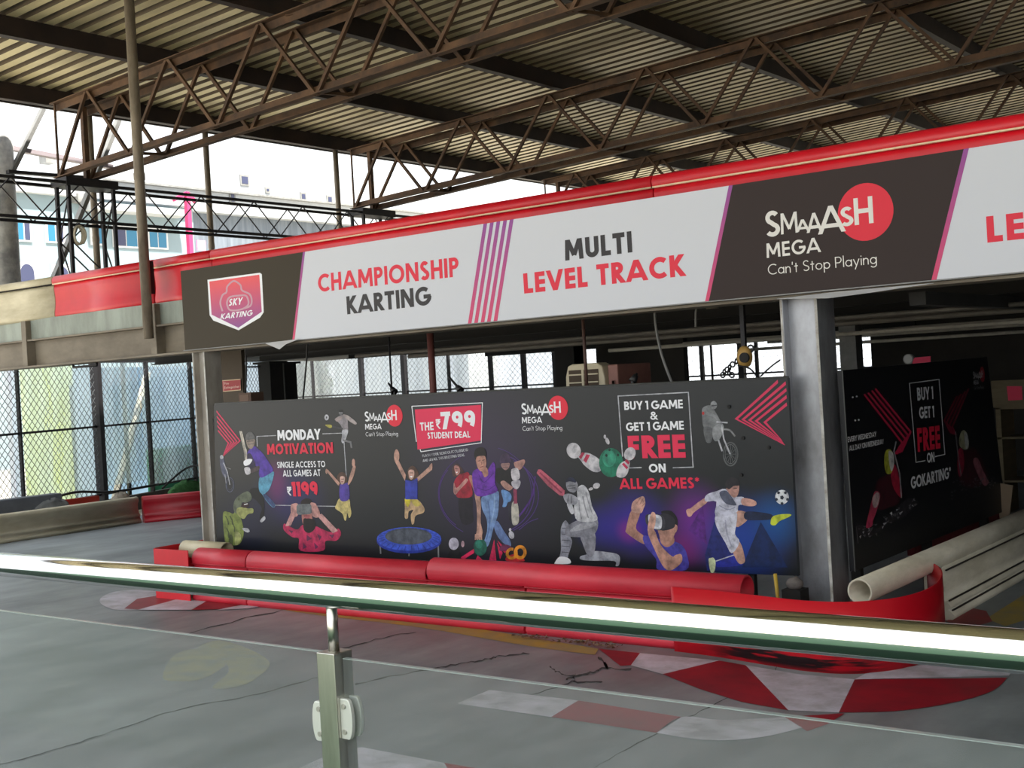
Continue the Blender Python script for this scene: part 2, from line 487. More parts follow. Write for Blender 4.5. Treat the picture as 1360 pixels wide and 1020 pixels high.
TRUSS_Y = [8.6, 13.6, 18.6, 23.6, 28.6]
tl = ['rust brown lattice roof truss nearest the viewer crossing the whole roof', 'rust brown lattice roof truss next behind the nearest one',
      'rust brown lattice roof truss third from the front', 'rust brown lattice roof truss fourth from the front', 'rust brown lattice roof truss fifth, just above the red barrier']
def make_truss(Y, label):
    t = thing('roof_truss', label, 'roof truss', (-13.3, Y, chord_bot(-13.3)), 'lattice roof trusses')
    XE = 6.5
    for k, dy in enumerate((0.0, 0.42)):
        yy = Y+dy
        w = 0.085
        for fn, nm in ((chord_top, 'top_chord'), (chord_bot, 'bottom_chord')):
            mb = MB()
            a, b = Vector((-13.35, yy, fn(-13.35))), Vector((XE, yy, fn(XE)))
            s = -1 if nm == 'top_chord' else 1
            # angle iron: a flat leg and an upright leg
            mb.beam(a, b, w, 0.012, M_RUST)
            mb.beam(a+Vector((0, w/2-0.006, s*w/2)), b+Vector((0, w/2-0.006, s*w/2)), 0.012, w, M_RUST)
            mb.build(nm, t)
        off = 0.0 if k == 0 else 0.05
        n = 0
        x = -12.65+off
        MB().beam((-13.3, yy, chord_bot(-13.3)), (-13.3, yy, chord_top(-13.3)), 0.022, 0.022, M_RUST).build('upright', t)
        MB().beam((-13.28, yy, chord_bot(-13.3)), (x, yy, chord_top(x)), 0.036, 0.036, M_RUST).build('lacing_bar', t)
        while x+0.76 < XE:
            MB().beam((x+0.03, yy, chord_top(x)), (x+0.76, yy, chord_bot(x+0.76)), 0.036, 0.036, M_RUST).build('lacing_bar', t)
            if x+1.52 < XE:
                MB().beam((x+0.79, yy, chord_bot(x+0.76)), (x+1.52, yy, chord_top(x+1.52)), 0.036, 0.036, M_RUST).build('lacing_bar', t)
            x += 1.52
    x = -12.65
    while x < 6:
        MB().beam((x+0.4, Y, chord_top(x+0.4)-0.02), (x+1.1, Y+0.42, chord_top(x+1.1)-0.02), 0.03, 0.012, M_RUST).build('batten', t)
        MB().beam((x+0.76, Y, chord_bot(x+0.76)+0.02), (x+0.9, Y+0.42, chord_bot(x+0.9)+0.02), 0.03, 0.03, M_RUST).build('batten', t)
        x += 1.52*2
    return t
for Y, l in zip(TRUSS_Y, tl):
    make_truss(Y, l)

# roof lattice columns on the deck with a head box
DECKTOP = 2.45
cl_lab = ['dark lattice roof column under the end of the nearest truss, left', 'dark lattice roof column under the second truss, behind the red barrier', 'dark lattice roof column under the third truss end']
for (Y, l) in zip(TRUSS_Y[:3], cl_lab):
    t = thing('lattice_column', l, 'column', (-13.25, Y+0.25, DECKTOP), 'lattice columns under the roof trusses')
    xa, xb, ya, yb = -13.36, -13.12, Y+0.0, Y+0.62
    zt = 4.30
    for xx, yy in ((xa, ya), (xa, yb), (xb, ya), (xb, yb)):
        mb = MB()
        mb.beam((xx, yy, DECKTOP), (xx, yy, zt), 0.04, 0.04, M_BLACKSTEEL)
        mb.build('post', t)
    for (p, q) in (((xa, ya), (xa, yb)), ((xb, ya), (xb, yb)), ((xa, ya), (xb, ya)), ((xa, yb), (xb, yb))):
        z = DECKTOP+0.1; s = 0
        mb = MB()
        while z < zt-0.3:
            a, b = (p, q) if s % 2 == 0 else (q, p)
            mb.beam((a[0], a[1], z), (b[0], b[1], z+0.55), 0.014, 0.014, M_BLACKSTEEL)
            z += 0.55; s += 1
        mb.build('lacing', t)
    hd = MB()
    hd.box((xa-0.05, ya-0.05, zt), (xb+0.05, yb+0.05, zt+0.1), M_BLACKSTEEL)
    hd.build('head_plate', t, bevel=0.005)
    for yy in (Y+0.36,):
        MB().beam((xa+0.1, yy, zt+0.1), (xa+0.1, yy, chord_top(xa)+0.0), 0.06, 0.06, M_RUST).build('king_post', t)

# eave lattice girder between the columns
t = thing('eave_girder', 'black lattice girder running between the roof columns before the white buildings', 'girder', (-13.3, 10, 3.9))
for xx in (-13.42, -13.1):
    for zz in (4.33, 3.88):
        MB().beam((xx, 2.0, zz), (xx, 24.0, zz), 0.035, 0.035, M_BLACKSTEEL).build('chord', t)
    mb = MB()
    yy = 2.0; s = 0
    while yy < 24:
        z0, z1 = (3.88, 4.33) if s % 2 == 0 else (4.33, 3.88)
        mb.beam((xx, yy, z0), (xx, yy+0.45, z1), 0.013, 0.013, M_BLACKSTEEL)
        yy += 0.45; s += 1
    mb.build('lacing', t)

# ------------------------------------------------------------------ upper deck
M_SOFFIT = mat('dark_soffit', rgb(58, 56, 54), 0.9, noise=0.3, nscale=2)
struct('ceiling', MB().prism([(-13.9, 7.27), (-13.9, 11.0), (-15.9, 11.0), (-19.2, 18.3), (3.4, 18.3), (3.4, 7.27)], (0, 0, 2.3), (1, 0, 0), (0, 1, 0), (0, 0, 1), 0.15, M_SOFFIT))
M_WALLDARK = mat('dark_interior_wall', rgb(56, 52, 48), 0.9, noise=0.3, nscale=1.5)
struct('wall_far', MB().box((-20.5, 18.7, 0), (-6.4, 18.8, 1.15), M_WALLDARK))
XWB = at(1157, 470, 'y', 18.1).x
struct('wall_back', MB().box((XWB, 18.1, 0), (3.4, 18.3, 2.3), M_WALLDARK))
struct('wall_right_unseen', MB().box((3.2, 7.3, 0), (3.4, 18.1, 2.3), M_WALLDARK))  # unseen side wall, added to keep the bay under the deck dark
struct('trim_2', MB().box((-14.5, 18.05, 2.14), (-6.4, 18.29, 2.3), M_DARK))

# deck edge I-beam: top flange, web, bottom flange, stiffeners, pale upper strip
t = thing('deck_edge_beam', 'dusty steel I-beam carrying the edge of the upper deck left of the sign', 'beam', (-9.5, 7.15, 2.1))
bx0, bx1 = -13.9, 3.4
MB().box((bx0, 7.03, 2.09), (bx1, 7.27, 2.11), M_BEAM).build('bottom_flange', t, bevel=0.003)
MB().box((bx0, 7.14, 2.11), (bx1, 7.16, 2.36), M_BEAM).build('web', t)
MB().box((bx0, 7.05, 2.36), (bx1, 7.25, 2.378), M_BEAM).build('top_flange', t, bevel=0.003)
MB().box((bx0, 7.10, 2.378), (-8.9, 7.14, 2.58), M_BEAMPANEL).build('fascia_strip', t)
for px in (38, 210, -120):
    p = at(px, 460, 'y', 7.09)
    MB().box((p.x-0.04, 7.04, 2.11), (p.x+0.045, 7.16, 2.57), M_BEAM).build('stiffener', t, bevel=0.004)
# bracket under the beam
MB().tube([(-11.0, 7.15, 2.09), (-11.0, 7.15, 2.06), (-10.6, 7.15, 2.06), (-10.6, 7.15, 2.09)], 0.012, M_BLACKSTEEL, 6).build('hook', t)

# joists, pipes and conduits below the deck
for i, y in enumerate((8.4, 10.2, 12.0, 13.8, 15.6)):
    mb = MB()
    mb.box((-13.8, y-0.06, 2.15), (3.2, y+0.06, 2.165), M_DARK)
    mb.box((-13.8, y-0.008, 2.165), (3.2, y+0.008, 2.298), M_DARK)
    tag(mb.build('deck_joist'), ['dark deck joist right behind the sign', 'dark deck joist, second behind the sign', 'dark deck joist, third behind the sign', 'dark deck joist, fourth behind the sign', 'dark deck joist nearest the back fence'][i], 'joist', 'joists under the upper deck')
M_CONDUIT = mat('dusty_conduit', rgb(112, 106, 98), 0.6, noise=0.3, nscale=6)
for i, (y, z, r) in enumerate(((9.1, 2.02, 0.018), (9.9, 2.0, 0.022), (11.2, 2.06, 0.025))):
    tag(MB().tube([(-9.0, y, z), (3.1, y, z)], r, M_CONDUIT, 8).build('conduit'), ['thin grey conduit under the deck closest to the sign', 'grey conduit under the deck behind the thin one', 'thick grey pipe hung deepest under the deck'][i], 'pipe', 'conduits under the deck')
M_PALECOND = mat('pale_conduit', rgb(190, 184, 172), 0.6, noise=0.3, nscale=6)
for i, (y, z) in enumerate(((12.6, 1.97), (14.4, 2.03), (16.2, 1.92), (16.9, 2.02))):
    tag(MB().tube([(-8.2, y, z), (3.1, y, z)], 0.022, M_PALECOND, 8).build('conduit'), ['pale conduit above the far end of the side mural', 'pale conduit, second one back over the dark bay', 'pale conduit hanging lowest at the back of the dark bay', 'pale conduit nearest the back wall of the dark bay'][i], 'pipe', 'conduits under the deck')
for i, x in enumerate((-2.6, -1.9, -1.2)):
    tag(MB().box((x-0.05, 7.4, 2.0+0.04*i), (x+0.05, 18, 2.08+0.04*i), M_SOFFIT).build('ceiling_rail'), ['dim ceiling rail over the side mural', 'dim ceiling rail, middle of three above the dark bay', 'dim ceiling rail furthest right in the dark bay'][i], 'rail', 'ceiling rails in the dark bay')

# deck barriers: moulded plastic, lower panel, pale seam and a top roll
def barrier_profile(zb, zt):
    h = zt-zb
    pan = [(0.10, zb), (0.0, zb+0.004), (-0.014, zb+h*0.06), (-0.014, zb+h*0.14), (-0.004, zb+h*0.26), (0.002, zb+h*0.38), (0.0, zb+h*0.5), (-0.006, zb+h*0.62), (-0.010, zb+h*0.72), (0.0, zb+h*0.80), (0.10, zb+h*0.80)]
    return pan
def roll_profile(cz, r, c=0.02, n=14):
    return [(c-r*math.cos(math.pi*(-0.25)+math.pi*1.5*k/(n-1)), cz+r*math.sin(math.pi*(-0.25)+math.pi*1.5*k/(n-1))) for k in range(n)]
def deck_barrier(path, m, label, seam=True):
    t = thing('deck_barrier', label, 'crash barrier', (path[0][0], path[0][1], 2.56), 'plastic crash barriers along the upper deck')
    MB().sheet(path, barrier_profile(2.565, 2.985), m).build('lower_panel', t)
    MB().sheet(path, [(0.0, 2.898), (-0.028, 2.898), (-0.028, 2.909), (0.0, 2.909)], M_BEIGELINE if seam else M_DIRT).build('seam', t)
    MB().sheet(path, roll_profile(2.935, 0.052), m).build('top_roll', t)
    return t
# offset positive = to the right of travel; travelling towards -x puts right at +y
deck_barrier([(3.3, 7.11), (-4.2, 7.11)], M_RED, 'long red deck barrier above the right half of the sign')
deck_barrier([(-4.21, 7.11), (-8.72, 7.11)], M_RED, 'red deck barrier above the left half of the sign')
deck_barrier([(-8.73, 7.11), (-9.55, 7.11)], M_RED, 'short red deck barrier beside the left end of the sign')
deck_barrier([(-9.57, 7.11), (-11.18, 7.11)], M_RED, 'red deck barrier between the hanging pipe and the beige barrier')
deck_barrier([(-11.19, 7.11), (-11.7, 7.10), (-12.2, 7.06), (-12.7, 6.97), (-13.2, 6.83), (-13.9, 6.5)], M_BEIGE, 'beige deck barrier at the far left of the upper deck', False)

# ------------------------------------------------------------------ main H columns
def h_column(px_l, px_r, py, yf, depth, m, label, z1=2.09):
    xl = at(px_l, py, 'y', yf).x; xr = at(px_r, py, 'y', yf).x
    t = thing('steel_column', label, 'column', ((xl+xr)/2, yf+depth/2, 0))
    MB().box((xl, yf, 0), (xl+0.016, yf+depth, z1), m).build('flange', t)
    MB().box((xr-0.016, yf, 0), (xr, yf+depth, z1), m).build('flange', t)
    MB().box((xl+0.016, yf+depth*0.32, 0), (xr-0.016, yf+depth*0.32+0.014, z1), m).build('web', t)
    MB().box((xr-0.017, yf-0.003, 0), (xr+0.001, yf, z1), M_EDGE).build('worn_edge', t)
    MB().box((xl-0.001, yf-0.003, 0), (xl+0.012, yf, z1), M_EDGE).build('worn_edge', t)
    MB().box((xl-0.02, yf-0.02, 0), (xr+0.02, yf+depth+0.02, 0.014), m).build('base_plate', t)
    return xl, xr
h_column(1047, 1096, 600, 7.06, 0.25, M_COLUMN, 'grey steel column standing between the two murals')
h_column(263, 279, 600, 7.035, 0.18, M_COLUMNOLD, 'weathered steel column at the left end of the long mural')

# ================================================================== LETTERING: a stroke alphabet, cap height 1
def _arc(cx, cy, rx, ry, a0, a1, n=18):
    return [(cx+rx*math.cos(math.radians(a0+(a1-a0)*i/n)), cy+ry*math.sin(math.radians(a0+(a1-a0)*i/n))) for i in range(n+1)]

def glyph(ch, w):
    "(advance width, [(points, kind)]) kind: s butt ends, d diagonal clipped to the cap box, c closed"
    h = w/2
    T, B = 1-h, h
    if ch == 'A': return 0.86+h, [([(h*0.6, 0), (0.43+h/2, 1.0)], 'd'), ([(0.86+h-h*0.6, 0), (0.43+h/2, 1.0)], 'd'), ([(0.2, 0.27), (0.66+h, 0.27)], 's')]
    if ch == 'B':
        return 0.62, [([(h, 0), (h, 1)], 's'), ([(h, T)]+_arc(0.32, 0.74+0*h, 0.24-h+0.02, 0.26-h, 90, -90)+[(h, 0.48)], 's'), ([(h, 0.48+0.02)]+_arc(0.34, 0.25+h*0.3, 0.28-h, 0.25-h*0.7, 90, -90)+[(h, B)], 's')]
    if ch == 'C': return 0.84, [(_arc(0.5, 0.5, 0.5-h, 0.5-h, 48, 312, 26), 's')]
    if ch == 'D': return 0.78, [([(h, 0), (h, 1)], 's'), ([(h, T)]+_arc(0.28, 0.5, 0.5-h, 0.5-h, 90, -90)+[(h, B)], 's')]
    if ch == 'E': return 0.54, [([(h, 0), (h, 1)], 's')]+[([(h, y), (0.54, y)], 's') for y in (B, 0.5, T)]
    if ch == 'F': return 0.52, [([(h, 0), (h, 1)], 's')]+[([(h, y), (x, y)], 's') for y, x in ((0.5, 0.49), (T, 0.52))]
    if ch == 'G': return 0.92, [(_arc(0.5, 0.5, 0.5-h, 0.5-h, 48, 358, 28), 's'), ([(0.52, 0.47), (0.98-h*0.2, 0.47)], 's')]
    if ch == 'H': return 0.72, [([(h, 0), (h, 1)], 's'), ([(0.72-h, 0), (0.72-h, 1)], 's'), ([(h, 0.5), (0.72-h, 0.5)], 's')]
    if ch == 'I': return w, [([(h, 0), (h, 1)], 's')]
    if ch == 'K': return 0.66, [([(h, 0), (h, 1)], 's'), ([(h*1.2, 0.42), (0.62-h*0.5, 1.0)], 'd'), ([(h*1.6, 0.6), (0.66-h*0.4, 0)], 'd')]
    if ch == 'L': return 0.5, [([(h, 0), (h, 1)], 's'), ([(h, B), (0.5, B)], 's')]
    if ch == 'M': return 1.0, [([(h, 0), (h*1.4, 1)], 'd'), ([(1-h, 0), (1-h*1.4, 1)], 'd'), ([(h*1.5, 1), (0.5, 0.22)], 'd'), ([(1-h*1.5, 1), (0.5, 0.22)], 'd')]
    if ch == 'N': return 0.8, [([(h, 0), (h, 1)], 's'), ([(0.8-h, 0), (0.8-h, 1)], 's'), ([(h, 1), (0.8-h, 0)], 'd')]
    if ch == 'O': return 1.0, [(_arc(0.5, 0.5, 0.5-h, 0.5-h, 0, 360, 32)[:-1], 'c')]
    if ch == 'P': return 0.58, [([(h, 0), (h, 1)], 's'), ([(h, T)]+_arc(0.30, 0.70, 0.28-h, 0.30-h, 90, -90)+[(h, 0.40+h)], 's')]
    if ch == 'R': return 0.62, [([(h, 0), (h, 1)], 's'), ([(h, T)]+_arc(0.30, 0.71, 0.28-h, 0.29-h, 90, -90)+[(h, 0.42+h)], 's'), ([(0.24, 0.46), (0.62-h*0.5, 0)], 'd')]
    if ch == 'S':
        return 0.58, [(_arc(0.29, 0.735, 0.27-h*0.9, 0.265-h, 35, 270, 16)+_arc(0.29, 0.262+h*0.0, 0.29-h, 0.262-h*0.55, 90, -145, 16)[0:] if False else
                       _arc(0.30, 0.75-h*0.25, 0.27-h, 0.25-h*0.75, 30, 250, 14)+_arc(0.29, 0.25+h*0.25, 0.29-h, 0.25-h*0.75, 68, -150, 14), 's')]
    if ch == 'T': return 0.62, [([(0, T), (0.62, T)], 's'), ([(0.31, 0), (0.31, 1)], 's')]
    if ch == 'U': return 0.7, [([(h, 1)]+_arc(0.35, 0.35, 0.35-h, 0.35-h, 180, 360)+[(0.7-h, 1)], 's')]
    if ch == 'V': return 0.82, [([(h*0.6, 1), (0.41, 0)], 'd'), ([(0.82-h*0.6, 1), (0.41, 0)], 'd')]
    if ch == 'W': return 1.2, [([(h*0.6, 1), (0.33, 0)], 'd'), ([(0.33, 0), (0.6, 1)], 'd'), ([(0.6, 1), (0.87, 0)], 'd'), ([(1.2-h*0.6, 1), (0.87, 0)], 'd')]
    if ch == 'X': return 0.7, [([(h, 0), (0.7-h, 1)], 'd'), ([(h, 1), (0.7-h, 0)], 'd')]
    if ch == 'Y': return 0.72, [([(h*0.6, 1), (0.36, 0.42)], 'd'), ([(0.72-h*0.6, 1), (0.36, 0.42)], 'd'), ([(0.36, 0), (0.36, 0.5)], 's')]
    if ch == '1': return 0.34, [([(0.34-h, 0), (0.34-h, 1)], 's'), ([(0.0, T-0.02), (0.34-h, T)], 's')]
    if ch == '7': return 0.6, [([(0, T), (0.6, T)], 's'), ([(0.6-h*1.1, 1), (0.2, 0)], 'd')]
    if ch == '9': return 0.66, [(_arc(0.33, 0.66, 0.33-h, 0.34-h, 0, 360, 24)[:-1], 'c'), (_arc(0.33, 0.66, 0.33-h, 0.6, 0, -62, 10), 's')]
    if ch == '₹': return 0.62, [([(0, T), (0.62, T)], 's'), ([(0, 0.72), (0.62, 0.72)], 's'), ([(0.05, T)]+_arc(0.22, 0.71, 0.22, 0.29-h, 90, -90)+[(0.04, 0.42+h)], 's'), ([(0.08, 0.44), (0.48, 0)], 'd')]
    if ch == '&': return 0.8, [(_arc(0.36, 0.76, 0.19, 0.24-h, 0, 360, 18)[:-1], 'c'), (_arc(0.33, 0.28, 0.33-h, 0.28-h, 110, 340, 20)+[(0.78, 0.56)], 's'), ([(0.24, 0.68), (0.8, 0)], 'd')]
    if ch == '*': return 0.4, [([(0.2+0.2*math.cos(a), 0.8+0.2*math.sin(a)), (0.2-0.2*math.cos(a), 0.8-0.2*math.sin(a))], 's') for a in (math.pi/2, math.pi/6, -math.pi/6)]
    if ch == '/': return 0.4, [([(h, 0), (0.4-h, 1)], 'd')]
    if ch in ("'", '"'): return 0.12, [([(0.06, 0.72), (0.08, 1.0)], 's')]
    # lower case, x-height .62
    X = 0.62
    if ch == 'a': return 0.58, [(_arc(0.29, 0.31, 0.29-h, 0.31-h, 0, 360, 22)[:-1], 'c'), ([(0.58-h, 0), (0.58-h, X)], 's')]
    if ch == 'n': return 0.48, [([(h, 0), (h, X)], 's'), (_arc(0.25, 0.38, 0.23-h, 0.24-h, 180, 0, 12)+[(0.48-h, 0)], 's')]
    if ch == 'h': return 0.48, [([(h, 0), (h, 1.05)], 's'), (_arc(0.25, 0.38, 0.23-h, 0.24-h, 180, 0, 12)+[(0.48-h, 0)], 's')]
    if ch == 'o': return 0.62, [(_arc(0.31, 0.31, 0.31-h, 0.31-h, 0, 360, 22)[:-1], 'c')]
    if ch == 'p': return 0.58, [(_arc(0.29, 0.31, 0.29-h, 0.31-h, 0, 360, 22)[:-1], 'c'), ([(h, -0.32), (h, X)], 's')]
    if ch == 'g': return 0.58, [(_arc(0.29, 0.31, 0.29-h, 0.31-h, 0, 360, 22)[:-1], 'c'), ([(0.58-h, X)]+_arc(0.29, -0.06, 0.29-h, 0.26-h, 0, -150, 12), 's')]
    if ch == 'l': return w, [([(h, 0), (h, 1.05)], 's')]
    if ch == 'i': return w, [([(h, 0), (h, X)], 's'), ([(h, 0.78), (h, 0.78+w*1.1)], 's')]
    if ch == 't': return 0.34, [([(0.17, 0), (0.17, 0.86)], 's'), ([(0, X-h), (0.34, X-h)], 's')]
    if ch == 'y': return 0.54, [([(h*0.6, X), (0.28, 0.0)], 's'), ([(0.54-h*0.6, X), (0.14, -0.32)], 's')]
    if ch == 'e': return 0.6, [(_arc(0.31, 0.31, 0.31-h, 0.31-h, 0, 320, 20), 's'), ([(0.06, 0.31), (0.58, 0.31)], 's')]
    if ch == 'r': return 0.34, [([(h, 0), (h, X)], 's'), (_arc(0.26, 0.36, 0.24-h, 0.26-h, 180, 70, 8), 's')]
    if ch == 's': return 0.4, [(_arc(0.2, 0.45, 0.18-h, 0.17-h*0.8, 30, 260, 10)+_arc(0.2, 0.17, 0.19-h, 0.17-h*0.8, 70, -150, 10), 's')]
    if ch == 'u': return 0.5, [([(h, X)]+_arc(0.25, 0.24, 0.25-h, 0.24-h, 180, 360, 12)+[(0.5-h, X)], 's')]
    if ch == 'x': return 0.48, [([(h, 0), (0.48-h, X)], 's'), ([(h, X), (0.48-h, 0)], 's')]
    return 0.3, []

def ribbon(pts, w, closed=False):
    "a strip of quads of width w along the points, mitred at the bends"
    n = len(pts)
    Ls, Rs = [], []
    for i in range(n):
        a = pts[i-1] if (i > 0 or closed) else None
        b = pts[(i+1) % n] if (i < n-1 or closed) else None
        p = pts[i]
        def nr(u, v):
            dx, dy = v[0]-u[0], v[1]-u[1]; l = math.hypot(dx, dy) or 1e-9
            return (-dy/l, dx/l)
        if a is None: m = nr(p, b); s = 1
        elif b is None: m = nr(a, p); s = 1
        else:
            n1, n2 = nr(a, p), nr(p, b)
            mx, my = n1[0]+n2[0], n1[1]+n2[1]; l = math.hypot(mx, my) or 1e-9
            m = (mx/l, my/l)
            s = min(1/max(0.35, m[0]*n1[0]+m[1]*n1[1]), 2.0)
        Ls.append((p[0]+m[0]*s*w/2, p[1]+m[1]*s*w/2)); Rs.append((p[0]-m[0]*s*w/2, p[1]-m[1]*s*w/2))
    q = []
    for i in range(n if closed else n-1):
        j = (i+1) % n
        q.append([Ls[i], Ls[j], Rs[j], Rs[i]])
    return q

def clip_y(poly, y0, y1):
    for sgn, lim in ((1, y0), (-1, y1)):
        out = []
        for i in range(len(poly)):
            a, b = poly[i-1], poly[i]
            ina, inb = sgn*(a[1]-lim) >= -1e-9, sgn*(b[1]-lim) >= -1e-9
            if ina != inb:
                t = (lim-a[1])/(b[1]-a[1])
                out.append((a[0]+(b[0]-a[0])*t, lim))
            if inb: out.append(b)
        poly = out
        if len(poly) < 3: return []
    return poly

def text_polys(s, w=0.17, gap=0.12, space=0.32, skew=0.0):
    "polygons of a line of text, cap height 1, and its width"
    x = 0; out = []; WORD.clear(); wi = 0
    for ch in s:
        if ch == ' ':
            x += space; wi += 1; continue
        adv, st = glyph(ch, w)
        w0 = w
        for pts, k in st:
            w = w0*0.5 if ch == '*' else w0
            if k == 'd':
                (x0, y0), (x1, y1) = pts
                l = math.hypot(x1-x0, y1-y0); ex, ey = (x1-x0)/l*w, (y1-y0)/l*w
                e0 = 1 if (y0 <= 0.001 or y0 >= 0.999) else 0
                e1 = 1 if (y1 <= 0.001 or y1 >= 0.999) else 0
                q = ribbon([(x0-ex*e0, y0-ey*e0), (x1+ex*e1, y1+ey*e1)], w)
                q = [clip_y(p, 0, 1) for p in q]
            else:
                q = ribbon(pts, w, k == 'c')
            for p in q:
                if len(p) >= 3:
                    out.append([(x+px+skew*py, py) for px, py in p]); WORD.append(wi)
        w = w0
        x += adv+gap
    return out, x-gap

SUB = [0]
WORD = []
def nxt():
    SUB[0] = (SUB[0]+1) % 17

class Plane:
    "a flat printed face in the world: a pixel of the photograph falls on it at .at(px, py)"
    def __init__(s, axis, val, n):
        s.axis, s.val, s.n = axis, val, Vector(n)      # n points to the viewer
    def at(s, px, py):
        return at(px, py, s.axis, s.val)
    def lift(s, p, layer):
        return Vector(p)+s.n*(0.0003*layer+SUB[0]*0.000014)

class Crop:
    "a zoomed-in piece of the photograph used for tracing"
    def __init__(s, plane, x0, y0, k):
        s.pl, s.x0, s.y0, s.k = plane, x0, y0, k
    def p(s, x, y):
        return s.pl.at(s.x0+x/s.k, s.y0+y/s.k)

def put_text(mb, cr, s, bl, br, tl, m, layer=4, w=0.17, gap=0.12, space=0.32, skew=0.0):
    "text fitted between two baseline points; tl gives the cap height"
    own = None
    if isinstance(mb, tuple):
        own = mb
    words = {}
    P0, P1, PT = cr.p(*bl), cr.p(*br), cr.p(*tl)
    ex = P1-P0
    up = cr.pl.n.cross(ex).normalized()
    if up.z < 0: up = -up
    H = (PT-P0).dot(up)
    polys, W = text_polys(s, w, gap, space, skew)
    for p, wi in zip(polys, WORD):
        if own:
            mb = words.setdefault(wi, MB())
        nxt()
        vs = [cr.pl.lift(P0+ex*(x/W)+up*(H*y), layer) for x, y in p]
        mb.add(vs, [tuple(range(len(vs)))], m)
    for w_ in words.values():
        w_.build(own[0], own[1], fix=False)

def put_poly(mb, cr, pts, m, layer=2, smooth=True, n=4):
    nxt()
    if smooth and len(pts) > 3:
        pts = ccurve(pts, n)
    vs = [cr.pl.lift(cr.p(*q), layer) for q in pts]
    # plane coordinates for the triangulation
    ex = Vector((1, 0, 0)) if cr.pl.axis == 'y' else Vector((0, 1, 0))
    tr = tessellate_polygon([[Vector((v.dot(ex), v.z, 0)) for v in vs]])
    mb.add(vs, [tuple(t) for t in tr], m)

def put_ell(mb, cr, c, rx, ry, m, layer=2, rot=0, n=28):
    a = math.radians(rot)
    pts = []
    for i in range(n):
        t = 2*math.pi*i/n
        u, v = rx*math.cos(t), ry*math.sin(t)
        pts.append((c[0]+u*math.cos(a)-v*math.sin(a), c[1]+u*math.sin(a)+v*math.cos(a)))
    put_poly(mb, cr, pts, m, layer, False)

def put_line(mb, cr, pts, w, m, layer=3, closed=False):
    for q in ribbon(pts, w, closed):
        nxt()
        vs = [cr.pl.lift(cr.p(*a), layer) for a in q]
        mb.add(vs, [(0, 1, 2, 3)], m)

def put_ring(mb, cr, c, rx, ry, w, m, layer=3, a0=0, a1=360, n=32):
    cl = abs(a1-a0) >= 360
    pts = _arc(c[0], c[1], rx, ry, a0, a1, n)
    put_line(mb, cr, pts[:-1] if cl else pts, w, m, layer, cl)

C_WHITE, C_PINK, C_CHAR = ink(236, 236, 240), ink(222, 42, 84), ink(44, 40, 42)
C_RED = ink(224, 38, 62)

def put_logo(parent, pl, ox, oz, k, layer=3, white=C_WHITE, disc=C_RED, zk=1.0):
    "the venue's round emblem and its lines of lettering; origin at the foot of MEGA"
    def P(u, v, l): return pl.lift((ox+u*k, pl.val, oz+v*k*zk) if pl.axis == 'y' else (pl.val, ox+u*k, oz+v*k*zk), l)
    d = MB()
    n = 40
    d.add([P(0.636+0.167*math.cos(2*math.pi*i/n), 0.201+0.167*math.sin(2*math.pi*i/n), layer) for i in range(n)], [tuple(range(n))], disc)
    d.build('emblem_disc', parent, fix=False)
    mb = MB()
    for s, u0, u1, v0, v1, w in (('S', 0.0, 0.098, 0.125, 0.283, 0.17), ('M', 0.103, 0.214, 0.132, 0.258, 0.15), ('A', 0.205, 0.285, 0.135, 0.206, 0.2), ('A', 0.272, 0.366, 0.121, 0.236, 0.17),
                                 ('A', 0.345, 0.507, 0.104, 0.265, 0.15), ('S', 0.482, 0.562, 0.132, 0.246, 0.18), ('H', 0.568, 0.682, 0.132, 0.288, 0.17),
                                 ('MEGA', 0.0, 0.349, 0.0, 0.088, 0.17)):
        polys, W = text_polys(s, w, 0.14)
        for p in polys:
            nxt()
            vs = [P(u0+(u1-u0)*x/W, v0+(v1-v0)*yy, layer+1) for x, yy in p]
            mb.add(vs, [tuple(range(len(vs)))], white)
    polys, W = text_polys("Can't Stop Playing", 0.085, 0.11, 0.34)
    for p in polys:
        nxt()
        vs = [P(0.003+0.685*x/W, -0.104+0.064*yy, layer+1) for x, yy in p]
        mb.add(vs, [tuple(range(len(vs)))], white)
    mb.build('emblem_lettering', parent, fix=False)

# ------------------------------------------------------------------ fascia sign
SGN = Plane('y', 6.9964, (0, -1, 0))
M_SIGNWHITE = mat('printed_sign_white', rgb(208, 210, 217), 0.45, spec=0.3)
M_SIGNBROWN = mat('printed_sign_brown', rgb(60, 52, 38), 0.5, spec=0.15)
M_SIGNBROWN2 = mat('printed_sign_umber', rgb(56, 46, 44), 0.5, spec=0.15)
def grad_ink(name, lo, hi, z0, z1):
    "a printed two-tone ink running from lo at z0 to hi at z1"
    m = bpy.data.materials.new(name); m.use_nodes = True
    nt = m.node_tree; b = nt.nodes['Principled BSDF']
    g = nt.nodes.new('ShaderNodeNewGeometry'); sp = nt.nodes.new('ShaderNodeSeparateXYZ')
    mr = nt.nodes.new('ShaderNodeMapRange'); mr.inputs['From Min'].default_value = z0; mr.inputs['From Max'].default_value = z1
    r = nt.nodes.new('ShaderNodeValToRGB'); r.color_ramp.elements[0].color = lo; r.color_ramp.elements[1].color = hi
    nt.links.new(g.outputs['Position'], sp.inputs[0]); nt.links.new(sp.outputs['Z'], mr.inputs['Value'])
    nt.links.new(mr.outputs['Result'], r.inputs['Fac']); nt.links.new(r.outputs['Color'], b.inputs['Base Color'])
    b.inputs['Roughness'].default_value = 0.4
    return m
M_STRIPE = grad_ink('print_pink_to_purple', rgb(206, 40, 96), rgb(140, 50, 140), 2.15, 2.8)
M_BADGE = grad_ink('print_badge', rgb(128, 40, 130), rgb(226, 62, 70), 2.28, 2.66)
